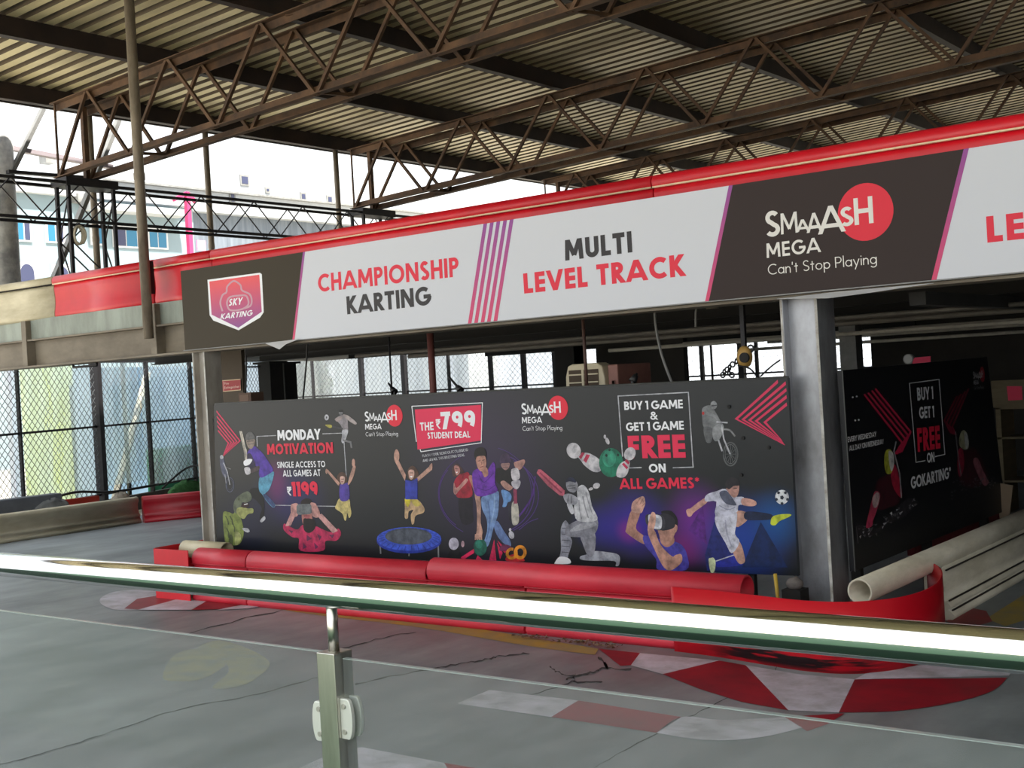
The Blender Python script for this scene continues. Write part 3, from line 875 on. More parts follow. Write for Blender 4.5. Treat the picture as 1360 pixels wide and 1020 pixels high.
sign = thing('fascia_sign', 'long white and brown printed sign board hung on the upper deck edge above the murals', 'sign', (-4, 7.0, 2.46))
SX0, SX1, SZ0, SZ1 = -9.03, 1.6, 2.118, 2.822
MB().box((SX0, 6.997, SZ0), (SX1, 7.025, SZ1), M_SIGNWHITE).build('board', sign)
MB().box((SX0-0.012, 6.985, SZ0-0.007), (SX1, 7.028, SZ0), M_GREYSTEEL).build('bottom_trim', sign)
k5, k6, k7 = Crop(SGN, 240, 260, 3.0909), Crop(SGN, 660, 220, 4.0), Crop(SGN, 960, 180, 3.4)
def sx(cr, x, y): return cr.p(x, y).x
def zquad(xt0, xt1, xb0, xb1, m, layer):
    mb = MB()
    mb.add([SGN.lift(p, layer) for p in ((xb0, 6.9964, SZ0), (xb1, 6.9964, SZ0), (xt1, 6.9964, SZ1), (xt0, 6.9964, SZ1))], [(0, 1, 2, 3)], m)
    mb.build('printed_stripe' if m is M_STRIPE else 'printed_panel', sign, fix=False)
a0, a1 = sx(k5, 502, 235), sx(k5, 458, 583)
zquad(SX0, a0, SX0, a1, M_SIGNBROWN, 0.6)
zquad(a0, sx(k5, 511, 235), a1, sx(k5, 467, 583), M_STRIPE, 0.8)
b0, b1 = sx(k6, 1232, 112), sx(k6, 1106, 720)
c0, c1 = sx(k7, 1112, 65), sx(k7, 965, 652)
zquad(b0, c0, b1, c1, M_SIGNBROWN2, 0.6)
zquad(b0, sx(k6, 1253, 112), b1, sx(k6, 1126, 720), M_STRIPE, 0.9)
zquad(sx(k7, 1088, 65), c0, sx(k7, 942, 652), c1, M_STRIPE, 0.9)
for xt, xb in zip((1248, 1275, 1302, 1330, 1357), (1184, 1210, 1237, 1263, 1290)):
    u, v = sx(k5, xt, 110), sx(k5, xb, 522)
    zquad(u-0.012, u+0.022, v-0.012, v+0.022, M_STRIPE, 0.8)
t1, t2 = ('red_lettering', sign), ('dark_lettering', sign)
put_text(t1, k5, 'CHAMPIONSHIP', (566, 396), (1143, 331), (563, 323), C_RED, 2, 0.2, 0.11)
put_text(t2, k5, 'KARTING', (684, 487), (1026, 448), (682, 413), C_CHAR, 2, 0.22, 0.10)
put_text(t2, k6, 'MULTI', (363, 505), (720, 460), (354, 397), C_CHAR, 2, 0.235, 0.12)
put_text(t1, k6, 'LEVEL TRACK', (145, 680), (997, 586), (136, 574), C_RED, 2, 0.23, 0.12, 0.36)
put_text(t1, k7, 'LE', (1195, 484), (1362, 466), (1188, 366), C_RED, 2, 0.235, 0.13)
put_logo(sign, SGN, -3.369, 2.347, 1.0, 2, ink(226, 222, 216), ink(222, 34, 56))
# shield badge
bd = MB()
put_poly(bd, k5, [(110, 345), (325, 316), (333, 322), (341, 478), (326, 500), (238, 552), (134, 512), (119, 490)], C_WHITE, 1.5, False)
put_poly(bd, k5, [(118, 352), (323, 324), (333, 476), (237, 542), (127, 488)], M_BADGE, 2.2, False)
C_ROSE = ink(196, 150, 164)
put_line(bd, k5, arcpts([(172, 474), (163, 440), (172, 408), (188, 396), (192, 372), (218, 350), (245, 366), (252, 388), (283, 404), (292, 430), (286, 452), (262, 462)], 6), 7, C_ROSE, 3)
put_line(bd, k5, arcpts([(260, 408), (208, 414), (192, 430), (192, 452), (206, 470), (250, 466), (278, 446), (272, 414), (256, 408)], 6), 7, C_ROSE, 3)
bd.build('shield_badge', sign, fix=False)
tb = ('badge_lettering', sign)
put_text(tb, k5, 'SKY', (196, 453), (250, 446), (200, 424), C_WHITE, 4, 0.2, 0.16, 0.3, 0.3)
put_text(tb, k5, 'KARTING', (163, 508), (292, 492), (166, 485), C_WHITE, 4, 0.19, 0.14, 0.3, 0.3)
# loose banner corners hanging below the trim
M_FLAP = mat('loose_banner_flap', rgb(196, 196, 198), 0.6)
for pts in ([(352, 456), (398, 450), (380, 457), (371, 464)], [(1032, 397), (1108, 388), (1240, 376), (1160, 388), (1100, 396)]):
    vs = [at(x, y, 'y', 6.99-0.02*i) for i, (x, y) in enumerate(pts)]
    MB().add(vs, [tuple(range(len(vs)))], M_FLAP).build('loose_flap', sign, fix=False, solid=0.002)

# ================================================================== THE LONG MURAL
MY = 7.0
MUR = Plane('y', MY, (0, -1, 0))
def mural_material(name, base, blobs, rough=0.32):
    "printed banner: a dark ground with soft printed colour fields (x, z, radius x, radius z, colour, strength)"
    m = bpy.data.materials.new(name); m.use_nodes = True
    nt = m.node_tree; L = nt.links; b = nt.nodes['Principled BSDF']
    g = nt.nodes.new('ShaderNodeNewGeometry')
    cur = nt.nodes.new('ShaderNodeRGB'); cur.outputs[0].default_value = base
    cur = cur.outputs[0]
    for (px, pv, pz, rx, rz, c, st) in blobs:
        s = nt.nodes.new('ShaderNodeVectorMath'); s.operation = 'SUBTRACT'; s.inputs[1].default_value = (px, pv, pz)
        L.new(g.outputs['Position'], s.inputs[0])
        q = nt.nodes.new('ShaderNodeVectorMath'); q.operation = 'MULTIPLY'; q.inputs[1].default_value = (1/rx if rx else 0, 1/rx if rx else 0, 1/rz)
        L.new(s.outputs[0], q.inputs[0])
        l = nt.nodes.new('ShaderNodeVectorMath'); l.operation = 'LENGTH'; L.new(q.outputs[0], l.inputs[0])
        r = nt.nodes.new('ShaderNodeMapRange'); r.interpolation_type = 'SMOOTHSTEP'
        r.inputs['From Min'].default_value = 1.0; r.inputs['From Max'].default_value = 0.0
        r.inputs['To Min'].default_value = 0.0; r.inputs['To Max'].default_value = st
        L.new(l.outputs['Value'], r.inputs['Value'])
        mx = nt.nodes.new('ShaderNodeMixRGB'); mx.inputs[2].default_value = c
        L.new(r.outputs['Result'], mx.inputs[0]); L.new(cur, mx.inputs[1])
        cur = mx.outputs[0]
    L.new(cur, b.inputs['Base Color'])
    b.inputs['Roughness'].default_value = rough
    b.inputs['Specular IOR Level'].default_value = 0.3
    return m
def mb_blob(px, py, rpx, rpz, c, st):
    p = at(px, py, 'y', MY)
    return (p.x, MY, p.z, rpx, rpz, c, st)
M_MURAL = mural_material('printed_mural', rgb(26, 29, 33), [
    mb_blob(385, 660, 0.55, 0.36, rgb(40, 34, 92), 0.95),
    mb_blob(366, 640, 0.22, 0.28, rgb(120, 30, 100), 0.6),
    mb_blob(330, 690, 0.5, 0.4, rgb(26, 28, 60), 0.7),
    mb_blob(640, 620, 0.9, 0.9, rgb(50, 36, 70), 0.75),
    mb_blob(800, 700, 0.30, 0.22, rgb(40, 34, 130), 0.85),
    mb_blob(845, 695, 0.36, 0.30, rgb(56, 34, 150), 0.9),
    mb_blob(835, 705, 0.14, 0.12, rgb(130, 34, 130), 0.7),
    mb_blob(925, 695, 0.30, 0.34, rgb(110, 36, 140), 0.95),
    mb_blob(905, 730, 0.20, 0.16, rgb(130, 30, 120), 0.6),
    mb_blob(985, 715, 0.42, 0.36, rgb(26, 62, 150), 0.95),
    mb_blob(1030, 690, 0.24, 0.24, rgb(24, 84, 150), 0.8)])
mural = thing('mural_banner', 'long dark printed banner of games and offers between the two columns', 'mural', (-6, MY, 0.4))
TL, TR, BR_, BL_ = at(284, 537, 'y', MY+0.0008), at(1046, 502, 'y', MY+0.0008), at(1060, 765, 'y', MY+0.0008), at(288, 732, 'y', MY+0.0008)
pm = MB()
th = Vector((0, 0.03, 0))
q = [BL_, BR_, TR, TL]
pm.add(q+[v+th for v in q], [(0, 1, 2, 3), (7, 6, 5, 4), (0, 4, 5, 1), (1, 5, 6, 2), (2, 6, 7, 3), (3, 7, 4, 0)], M_MURAL)
pm.build('panel', mural)
M_BANNEREDGE = mat('banner_edge', rgb(170, 166, 150), 0.6)
MB().tube([TL+Vector((0, 0.015, 0.004)), TR+Vector((0, 0.015, 0.004))], 0.008, mat('dark_banner_hem', rgb(70, 70, 68), 0.6), 6).build('top_hem', mural)
for px in (300, 430, 590, 700, 860, 1000):
    x = at(px, 740, 'y', MY+0.07).x
    MB().box((x-0.02, MY+0.032, 0.0), (x+0.02, MY+0.072, 1.5), M_DARK).build('support_post', mural)

c1, c6 = Crop(MUR, 280, 500, 4.0818), Crop(MUR, 280, 540, 5.1)
c2, c7 = Crop(MUR, 470, 500, 3.923), Crop(MUR, 590, 570, 5.6636)
c3, c4 = Crop(MUR, 680, 500, 3.777), Crop(MUR, 810, 490, 3.6423)
SKIN, SKIN2, SKIN3 = fink(206, 160, 142), fink(176, 122, 106), fink(146, 108, 98)
GREY, LGREY, DGREY, NBLACK = fink(128, 128, 130), fink(196, 196, 202), fink(70, 70, 76), fink(18, 18, 22)
HAIR, HAIR2 = fink(34, 26, 26), fink(92, 66, 54)
PINKL = ink(206, 46, 88)

def fig(name, label=None):
    return MB(), name, label
def done(mb, name, label=None, parent=None):
    o = mb.build(name, parent or mural, fix=False)
    if label: o['label'] = label
    return o

# chevrons
def taper(mb, cr, a, t, e, w, m=None):
    "a stripe of even width from a to the tip t, then narrowing to its foot e"
    m = m or PINKL
    dx = 0.75*w if a[0] > t[0] else -0.75*w
    put_poly(mb, cr, [a, t, (t[0]+dx*1.5, t[1]), (a[0]+dx*0.2, a[1]+w*1.15)], m, 2, False)
    put_poly(mb, cr, [t, e, (e[0]+dx*0.2, e[1]-2), (t[0]+dx*1.5, t[1])], m, 2, False)
mb = MB()
for (l, t_, e) in (((40, 26), (203, 232), (84, 338)), ((41, 60), (182, 236), (83, 334)), ((43, 92), (163, 240), (84, 332)), ((46, 124), (145, 243), (86, 328)), ((50, 156), (126, 247), (88, 322))):
    taper(mb, c6, l, t_, e, 10)
done(mb, 'printed_chevron')
mb = MB()
for (u, t_, e) in (((812, 52), (604, 242), (846, 369)), ((850, 60), (636, 245), (842, 364)), ((853, 92), (668, 248), (838, 358)), ((854, 126), (700, 252), (834, 352)), ((855, 162), (742, 258), (830, 346))):
    taper(mb, c4, u, t_, e, 14)
done(mb, 'printed_chevron')

# batsman in the purple shirt
mb = MB()
put_poly(mb, c6, [(268, 560), (322, 552), (352, 590), (364, 680), (352, 768), (334, 775), (332, 740), (345, 690), (312, 640), (276, 610)], NBLACK, 1)
put_poly(mb, c6, [(336, 470), (420, 440), (426, 470), (398, 558), (368, 592), (402, 622), (436, 666), (422, 684), (384, 648), (352, 600), (326, 560)], fink(98, 168, 200), 2)
put_poly(mb, c6, [(368, 592), (402, 622), (434, 664), (424, 682), (388, 648), (356, 602)], fink(66, 84, 130), 3)
put_poly(mb, c6, [(290, 268), (318, 284), (360, 326), (402, 390), (422, 432), (396, 456), (342, 482), (326, 456), (328, 420), (300, 400), (268, 420), (248, 380), (244, 330), (258, 296)], fink(88, 58, 172), 3)
put_poly(mb, c6, [(246, 328), (270, 318), (292, 360), (304, 402), (270, 420), (250, 400)], fink(48, 38, 72), 4)
put_poly(mb, c6, [(260, 432), (298, 410), (328, 402), (330, 424), (300, 442), (266, 450)], fink(84, 70, 74), 4)
put_poly(mb, c6, [(236, 208), (246, 182), (268, 170), (290, 188), (300, 216), (280, 222), (238, 226)], fink(104, 104, 104), 4)
put_poly(mb, c6, [(242, 224), (296, 218), (296, 258), (276, 286), (252, 274)], fink(158, 140, 128), 3)
put_line(mb, c6, [(246, 236), (290, 232)], 4, DGREY, 5); put_line(mb, c6, [(250, 256), (292, 252)], 3, DGREY, 5)
put_poly(mb, c6, [(196, 176), (204, 168), (214, 174), (236, 270), (245, 300), (245, 362), (232, 362), (224, 296)], fink(214, 206, 192), 5)
put_line(mb, c6, [(206, 178), (236, 340)], 3, fink(150, 140, 126), 6)
put_poly(mb, c6, [(224, 370), (256, 354), (282, 360), (262, 392), (230, 400)], C_WHITE, 6)
put_poly(mb, c6, [(230, 414), (262, 412), (270, 450), (246, 462), (232, 442)], fink(214, 210, 214), 6)
put_poly(mb, c6, [(334, 772), (362, 742), (370, 762), (346, 784)], LGREY, 3)
done(mb, 'printed_person')
# motocross bike, left
mb = MB()
BIKE = fink(96, 100, 124)
put_ring(mb, c6, (130, 530), 26, 48, 5, BIKE, 2)
put_ring(mb, c6, (130, 530), 18, 36, 2, BIKE, 2)
put_poly(mb, c6, [(62, 350), (80, 328), (92, 370), (104, 420), (112, 450), (104, 486), (82, 462), (66, 410)], BIKE, 2)
put_line(mb, c6, [(86, 380), (112, 440), (130, 530)], 6, LGREY, 3)
put_line(mb, c6, [(100, 408), (136, 424)], 5, GREY, 3)
put_line(mb, c6, [(96, 460), (104, 520)], 5, LGREY, 3)
put_ell(mb, c6, (74, 342), 12, 14, LGREY, 3)
done(mb, 'printed_motorbike')
# dinosaur
mb = MB()
DG1, DG2, DG3, DG4 = fink(104, 112, 92), fink(132, 146, 72), fink(168, 172, 104), fink(74, 84, 50)
put_poly(mb, c6, [(84, 718), (120, 714), (152, 726), (172, 700), (200, 748), (214, 790), (224, 846), (214, 896), (186, 936), (120, 940), (100, 930), (86, 820)], DG2, 2)
put_poly(mb, c6, [(160, 640), (188, 604), (244, 574), (270, 590), (276, 628), (240, 652), (216, 648), (202, 682), (170, 724), (154, 690)], DG1, 3)
put_poly(mb, c6, [(178, 690), (214, 680), (250, 690), (286, 690), (286, 720), (250, 730), (226, 760), (196, 748), (176, 720)], DG3, 3)
put_poly(mb, c6, [(206, 676), (222, 654), (250, 652), (258, 676), (232, 686)], fink(58, 34, 34), 3.5)
put_ell(mb, c6, (190, 628), 6, 8, DG4, 4); put_line(mb, c6, [(226, 664), (250, 658)], 5, C_WHITE, 4)
put_poly(mb, c6, [(214, 824), (250, 824), (264, 846), (246, 852), (224, 840)], LGREY, 3)
for a, b in (((100, 740), (120, 800)), ((130, 740), (148, 800)), ((108, 820), (124, 890)), ((150, 790), (160, 850))):
    put_line(mb, c6, [a, ((a[0]+b[0])/2+6, (a[1]+b[1])/2), b], 8, DG4, 3)
put_poly(mb, c6, [(168, 850), (200, 862), (206, 890), (188, 930), (164, 932)], fink(184, 188, 120), 3)
put_poly(mb, c6, [(128, 870), (150, 880), (148, 936), (124, 936)], DG4, 3)
done(mb, 'printed_dinosaur')
# offer text
mb, mc = MB(), MB()
TW, TP = ('white_lettering', mural), ('pink_lettering', mural)
put_text(TW, c1, 'MONDAY', (363, 347), (596, 341), (363, 291), C_WHITE, 6, 0.24, 0.07)
put_text(TP, c1, 'MOTIVATION', (307, 423), (665, 416), (307, 366), ink(218, 40, 68), 6, 0.24, 0.08)
put_text(TW, c1, 'SINGLE ACCESS TO', (361, 496), (622, 491), (361, 463), C_WHITE, 6, 0.19, 0.11)
put_text(TW, c1, 'ALL GAMES AT', (393, 543), (596, 539), (393, 508), C_WHITE, 6, 0.19, 0.11)
put_text(TW, c1, '₹', (416, 645), (440, 645), (416, 598), C_WHITE, 6, 0.16)
put_text(TP, c1, '1199', (443, 650), (583, 648), (443, 571), ink(226, 40, 72), 6, 0.26, 0.06)
for ln in ([(355, 320), (250, 325), (252, 380)], [(605, 311), (715, 307)], [(722, 350), (735, 545)], [(345, 698), (470, 700)], [(552, 702), (690, 704)]):
    put_line(mb, c1, ln, 4, LGREY, 1.5)
# headset man in the pink shirt
vr = MB()
put_poly(vr, c1, [(398, 798), (430, 814), (470, 830), (500, 804), (565, 810), (610, 830), (660, 845), (692, 824), (706, 856), (680, 890), (622, 892), (610, 944), (486, 944), (478, 880), (440, 870), (396, 832)], fink(206, 50, 98), 2)
for q in ([(420, 830), (446, 838), (440, 852)], [(520, 858), (548, 880), (520, 894)], [(575, 850), (600, 868), (590, 890)], [(640, 858), (670, 856), (660, 878)], [(500, 900), (522, 926), (500, 936)], [(560, 900), (584, 924), (566, 938)]):
    put_poly(vr, c1, q, fink(112, 44, 84), 3)
put_poly(vr, c1, [(438, 730), (456, 760), (434, 808), (404, 812)], fink(214, 162, 158), 3, False)
put_poly(vr, c1, [(574, 752), (602, 744), (690, 836), (662, 850)], fink(214, 162, 158), 3, False)
put_poly(vr, c1, [(488, 690), (496, 670), (520, 660), (546, 670), (550, 700), (520, 704)], HAIR, 3)
put_poly(vr, c1, [(496, 740), (544, 740), (548, 800), (520, 820), (500, 800)], fink(196, 130, 120), 3)
put_poly(vr, c1, [(502, 776), (520, 768), (548, 772), (564, 780), (566, 822), (536, 848), (506, 832)], HAIR, 4)
put_poly(vr, c1, [(508, 752), (536, 752), (534, 768), (512, 768)], fink(176, 96, 100), 5)
put_poly(vr, c1, [(434, 702), (446, 690), (470, 688), (476, 720), (470, 756), (440, 756)], fink(212, 158, 150), 5)
put_poly(vr, c1, [(540, 690), (556, 684), (572, 694), (592, 740), (576, 766), (546, 748)], fink(212, 158, 150), 5)
put_poly(vr, c1, [(466, 702), (474, 692), (538, 690), (546, 700), (548, 738), (538, 746), (476, 750), (466, 740)], fink(118, 124, 126), 6, False)
done(vr, 'printed_person')
# jumping girl
g = MB()
put_poly(g, c1, [(684, 548), (694, 526), (712, 518), (732, 530), (740, 570), (736, 606), (712, 600), (694, 592)], HAIR2, 2)
put_poly(g, c1, [(700, 660), (748, 662), (756, 700), (762, 744), (750, 768), (740, 740), (735, 774), (726, 780), (712, 742), (676, 716), (682, 690)], fink(216, 198, 128), 2)
put_poly(g, c1, [(700, 590), (720, 584), (745, 580), (750, 664), (702, 670)], fink(90, 70, 170), 3)
put_poly(g, c1, [(626, 512), (634, 504), (700, 578), (692, 592)], SKIN, 3, False)
put_poly(g, c1, [(744, 574), (770, 490), (786, 490), (772, 546), (750, 586)], SKIN, 3)
put_ell(g, c1, (628, 514), 6, 14, SKIN, 4); put_ell(g, c1, (774, 468), 9, 22, SKIN, 4)
put_poly(g, c1, [(702, 544), (726, 544), (724, 574), (712, 586), (704, 576)], fink(218, 178, 164), 4)
put_line(g, c1, [(706, 556), (722, 556)], 3, HAIR2, 5); put_line(g, c1, [(708, 570), (720, 570)], 3, fink(150, 60, 60), 5)
done(g, 'printed_person')
# footballer, top
g = MB()
put_ell(g, c1, (628, 222), 12, 16, LGREY, 2); put_ell(g, c1, (628, 222), 4, 6, DGREY, 3)
put_ell(g, c1, (705, 196), 11, 13, GREY, 3); put_poly(g, c1, [(694, 192), (698, 182), (712, 182), (716, 192)], NBLACK, 4)
put_poly(g, c1, [(682, 224), (715, 208), (738, 222), (744, 264), (742, 312), (718, 312), (708, 270), (690, 246)], fink(158, 150, 154), 2)
put_poly(g, c1, [(716, 206), (748, 214), (790, 250), (780, 260), (738, 232)], fink(176, 164, 162), 3)
put_poly(g, c1, [(672, 232), (694, 218), (716, 220), (692, 246)], fink(168, 152, 150), 3)
put_poly(g, c1, [(714, 292), (744, 290), (736, 330), (718, 362), (708, 350), (712, 320)], LGREY, 3)
put_line(g, c1, [(716, 345), (758, 356), (764, 388)], 10, GREY, 3)
put_poly(g, c1, [(620, 262), (652, 262), (656, 276), (640, 278)], fink(190, 180, 80), 3)
put_line(g, c1, [(654, 270), (716, 284)], 10, DGREY, 2)
done(g, 'printed_person')

# trampoline and the girl over it
t_ = MB()
for a, b in (((136, 872), (140, 924)), ((440, 878), (441, 945)), ((288, 912), (288, 936))):
    put_line(t_, c2, [a, b], 7, GREY, 1)
put_ell(t_, c2, (288, 856), 169, 66, fink(36, 58, 168), 2); put_ell(t_, c2, (288, 846), 168, 62, fink(62, 92, 214), 3)
put_ell(t_, c2, (285, 832), 122, 44, fink(72, 78, 90), 4); put_ell(t_, c2, (285, 836), 116, 38, fink(84, 90, 102), 5)
for i in range(26):
    a = 2*math.pi*i/26
    put_line(t_, c2, [(286+126*math.cos(a), 836+46*math.sin(a)), (288+160*math.cos(a+0.03), 850+60*math.sin(a+0.03))], 3, fink(36, 56, 160), 4.5)
done(t_, 'printed_trampoline')
g = MB()
put_poly(g, c2, [(278, 500), (290, 474), (310, 466), (332, 490), (340, 530), (336, 556), (316, 540), (286, 532)], HAIR2, 2)
put_poly(g, c2, [(272, 636), (330, 640), (366, 682), (362, 710), (322, 726), (314, 764), (302, 768), (297, 722), (310, 696), (286, 704), (282, 738), (266, 736), (266, 690)], fink(206, 172, 132), 2)
put_poly(g, c2, [(266, 636), (296, 640), (286, 676), (274, 674)], fink(226, 208, 60), 3)
put_poly(g, c2, [(296, 640), (328, 642), (350, 668), (320, 676)], fink(206, 186, 92), 3)
put_poly(g, c2, [(268, 538), (300, 546), (332, 528), (332, 640), (268, 640)], fink(52, 66, 176), 4, False)
put_poly(g, c2, [(212, 438), (230, 430), (272, 514), (266, 544)], SKIN, 3, False)
put_poly(g, c2, [(404, 478), (392, 470), (328, 528), (336, 546), (398, 494)], SKIN, 3, False)
put_poly(g, c2, [(210, 404), (222, 378), (236, 400), (234, 436), (214, 442)], SKIN, 4)
put_poly(g, c2, [(394, 466), (408, 452), (408, 484), (394, 490)], SKIN, 4)
put_poly(g, c2, [(286, 490), (312, 488), (314, 520), (300, 538), (288, 524)], fink(222, 176, 160), 4)
put_line(g, c2, [(290, 502), (310, 502)], 3, HAIR2, 5); put_poly(g, c2, [(292, 518), (308, 518), (300, 528)], C_WHITE, 5)
done(g, 'printed_person')

# student deal card
put_poly(mc, c2, [(318, 172), (662, 148), (666, 333), (332, 381)], ink(224, 44, 84), 2, False)
put_line(mb, c2, [(302, 155), (670, 137), (664, 345), (350, 392), (345, 379)], 4, C_WHITE, 3)
put_line(mb, c2, [(302, 155), (326, 340)], 4, C_WHITE, 1.5)
put_text(TW, c2, 'THE', (347, 283), (417, 279), (347, 240), C_WHITE, 6, 0.2, 0.12)
put_text(TW, c2, '₹', (431, 274), (455, 272), (431, 223), C_WHITE, 6, 0.15)
put_text(TW, c2, '799', (457, 276), (636, 268), (455, 185), C_WHITE, 6, 0.25, 0.08)
put_text(TW, c2, 'STUDENT DEAL', (385, 325), (607, 318), (385, 292), C_WHITE, 6, 0.2, 0.13)
put_text(TW, c2, 'FLASH YOUR SCHOOL/COLLEGE ID', (358, 421), (596, 388), (357, 407), LGREY, 4, 0.2, 0.13)
put_text(TW, c2, 'AND AVAIL THIS EXCITING DEAL', (360, 446), (578, 415), (359, 432), LGREY, 4, 0.2, 0.13)

# purple light trails
sw = MB()
SWIRL = ink(74, 48, 116)
for (cx_, cy_, rx, ry, a0, a1, w) in ((690, 610, 250, 220, -60, 60, 5), (690, 600, 235, 235, -75, 30, 3), (700, 620, 262, 210, 300, 420, 4), (700, 610, 260, 230, 120, 240, 3), (690, 610, 245, 215, 130, 215, 4)):
    put_ring(sw, c2, (cx_, cy_), rx, ry, w, SWIRL, 0.7, a0, a1, 30)
    done(sw, 'printed_light_trail'); sw = MB()
put_line(sw, c2, arcpts([(850, 740), (890, 690), (930, 620), (945, 520)], 6), 9, fink(84, 44, 128), 0.9)
done(sw, "printed_light_trail"); sw = MB()
put_line(sw, c2, arcpts([(860, 800), (910, 760), (960, 740)], 5), 4, SWIRL, 0.9)
done(sw, 'printed_light_trail')
# woman in red
g = MB()
put_poly(g, c7, [(110, 512), (206, 502), (214, 620), (216, 700), (130, 704)], fink(30, 26, 36), 1)
put_poly(g, c7, [(60, 300), (76, 268), (100, 258), (130, 290), (154, 332), (132, 336), (110, 352), (66, 352)], fink(78, 54, 52), 2)
put_poly(g, c7, [(110, 346), (150, 330), (186, 330), (206, 430), (206, 506), (110, 516), (84, 480), (74, 400)], fink(170, 34, 56), 3)
put_poly(g, c7, [(74, 402), (94, 442), (150, 384), (166, 370), (178, 390), (112, 462), (86, 492), (70, 470)], fink(204, 146, 138), 4)
put_poly(g, c7, [(78, 276), (108, 278), (120, 320), (96, 348), (80, 316)], fink(200, 140, 132), 4)
put_line(g, c7, [(84, 296), (108, 300)], 4, HAIR, 5); put_poly(g, c7, [(86, 322), (104, 320), (96, 332)], C_WHITE, 5)
done(g, 'printed_person')
# batsman with helmet
g = MB()
put_poly(g, c7, [(480, 556), (512, 560), (512, 680), (488, 684)], fink(50, 48, 62), 1)
put_poly(g, c7, [(390, 302), (430, 290), (500, 300), (516, 380), (492, 440), (430, 424), (390, 384)], fink(32, 30, 32), 2)
put_poly(g, c7, [(430, 460), (480, 468), (506, 500), (500, 540), (478, 552), (464, 582), (438, 582), (446, 540)], fink(108, 152, 208), 2)
put_poly(g, c7, [(526, 252), (560, 238), (602, 228), (606, 256), (576, 302), (552, 302), (534, 286)], fink(184, 138, 128), 3)
put_poly(g, c7, [(424, 400), (452, 388), (500, 424), (516, 440), (490, 462), (450, 440)], fink(190, 144, 132), 3)
put_poly(g, c7, [(418, 238), (428, 200), (450, 184), (478, 184), (498, 220), (496, 250), (430, 256)], fink(72, 54, 82), 4)
put_poly(g, c7, [(430, 258), (490, 254), (486, 290), (462, 308), (436, 290)], fink(160, 122, 118), 3)
put_line(g, c7, [(434, 270), (488, 266)], 3, DGREY, 4); put_line(g, c7, [(440, 288), (482, 284)], 3, DGREY, 4)
put_poly(g, c7, [(510, 556), (552, 556), (562, 690), (536, 722), (510, 700)], fink(196, 190, 178), 3)
put_poly(g, c7, [(520, 450), (546, 448), (550, 560), (524, 560)], fink(158, 66, 96), 4, False)
put_poly(g, c7, [(504, 312), (520, 296), (552, 294), (570, 340), (562, 376), (514, 380)], fink(212, 206, 210), 5)
put_poly(g, c7, [(510, 392), (568, 384), (572, 420), (546, 452), (514, 430)], fink(200, 196, 204), 5)
done(g, 'printed_person')
# alley floor rays, pins and the bowler
g = MB()
for q in ([(120, 968), (226, 898), (226, 930), (150, 978)], [(236, 986), (252, 948), (292, 988)], [(338, 986), (376, 828), (392, 988)], [(400, 836), (484, 918), (452, 932)], [(396, 850), (440, 930), (420, 980)]):
    put_poly(g, c7, q, fink(226, 40, 92), 1.5, False)
put_poly(g, c7, [(22, 974), (40, 920), (80, 898), (112, 904), (126, 960), (116, 988), (26, 988)], NBLACK, 1.5)
done(g, 'printed_floor_rays'); g = MB()
put_ell(g, c7, (72, 862), 38, 46, fink(196, 190, 206), 2)
done(g, 'printed_pin'); g = MB()
put_ell(g, c7, (140, 864), 12, 24, fink(204, 166, 176), 2)
done(g, 'printed_pin'); g = MB()
put_ell(g, c7, (506, 796), 20, 30, fink(206, 204, 214), 2, -15); put_ell(g, c7, (496, 756), 9, 12, fink(206, 204, 214), 2)
done(g, 'printed_pin'); g = MB()
put_poly(g, c7, [(470, 960), (540, 940), (608, 986), (560, 996), (470, 992)], fink(200, 40, 52), 2)
OR = fink(236, 150, 40)
put_ring(g, c7, (508, 936), 34, 34, 22, OR, 3, 20, 290, 20)
put_ring(g, c7, (572, 926), 36, 42, 24, OR, 3)
put_line(g, c7, [(540, 900), (546, 960)], 20, OR, 3.5)
done(g, 'printed_shoes')
g = MB()
put_poly(g, c7, [(374, 722), (400, 690), (450, 768), (498, 840), (496, 884), (440, 852), (394, 792)], fink(104, 128, 178), 2)
put_poly(g, c7, [(414, 906), (440, 868), (494, 876), (502, 902), (440, 918)], fink(112, 42, 82), 3)
put_poly(g, c7, [(280, 516), (340, 492), (392, 466), (412, 480), (412, 560), (402, 650), (372, 740), (350, 830), (326, 882), (296, 862), (322, 770), (320, 680), (286, 600)], fink(122, 152, 200), 3)
put_line(g, c7, arcpts([(330, 540), (344, 640), (338, 740), (320, 830)], 5), 8, fink(92, 120, 172), 4)
put_line(g, c7, arcpts([(380, 500), (376, 600), (356, 700)], 5), 8, fink(150, 178, 216), 4)
put_poly(g, c7, [(184, 360), (210, 350), (234, 420), (236, 492), (214, 440)], SKIN2, 3)
put_poly(g, c7, [(216, 322), (262, 298), (300, 346), (330, 306), (368, 248), (386, 290), (382, 400), (402, 464), (330, 496), (276, 506), (234, 490), (214, 400)], fink(116, 54, 176), 5)
put_line(g, c7, arcpts([(260, 340), (300, 400), (372, 330)], 5), 6, fink(86, 36, 140), 6)
put_line(g, c7, arcpts([(250, 440), (320, 460), (384, 420)], 5), 6, fink(86, 36, 140), 6)
put_poly(g, c7, [(284, 298), (320, 288), (332, 340), (302, 360)], fink(190, 136, 122), 6)
put_poly(g, c7, [(230, 484), (264, 490), (276, 560), (276, 700), (290, 776), (266, 820), (230, 822), (246, 760), (246, 600)], SKIN, 4)
put_ell(g, c7, (272, 888), 50, 64, fink(28, 100, 84), 5); put_ell(g, c7, (262, 866), 26, 32, fink(44, 128, 108), 6)
for i in range(4):
    put_line(g, c7, [(238+i*14, 790), (236+i*15, 832)], 11, SKIN, 7)
put_poly(g, c7, [(240, 214), (302, 198), (318, 258), (302, 302), (280, 318), (254, 290)], fink(206, 150, 132), 7)
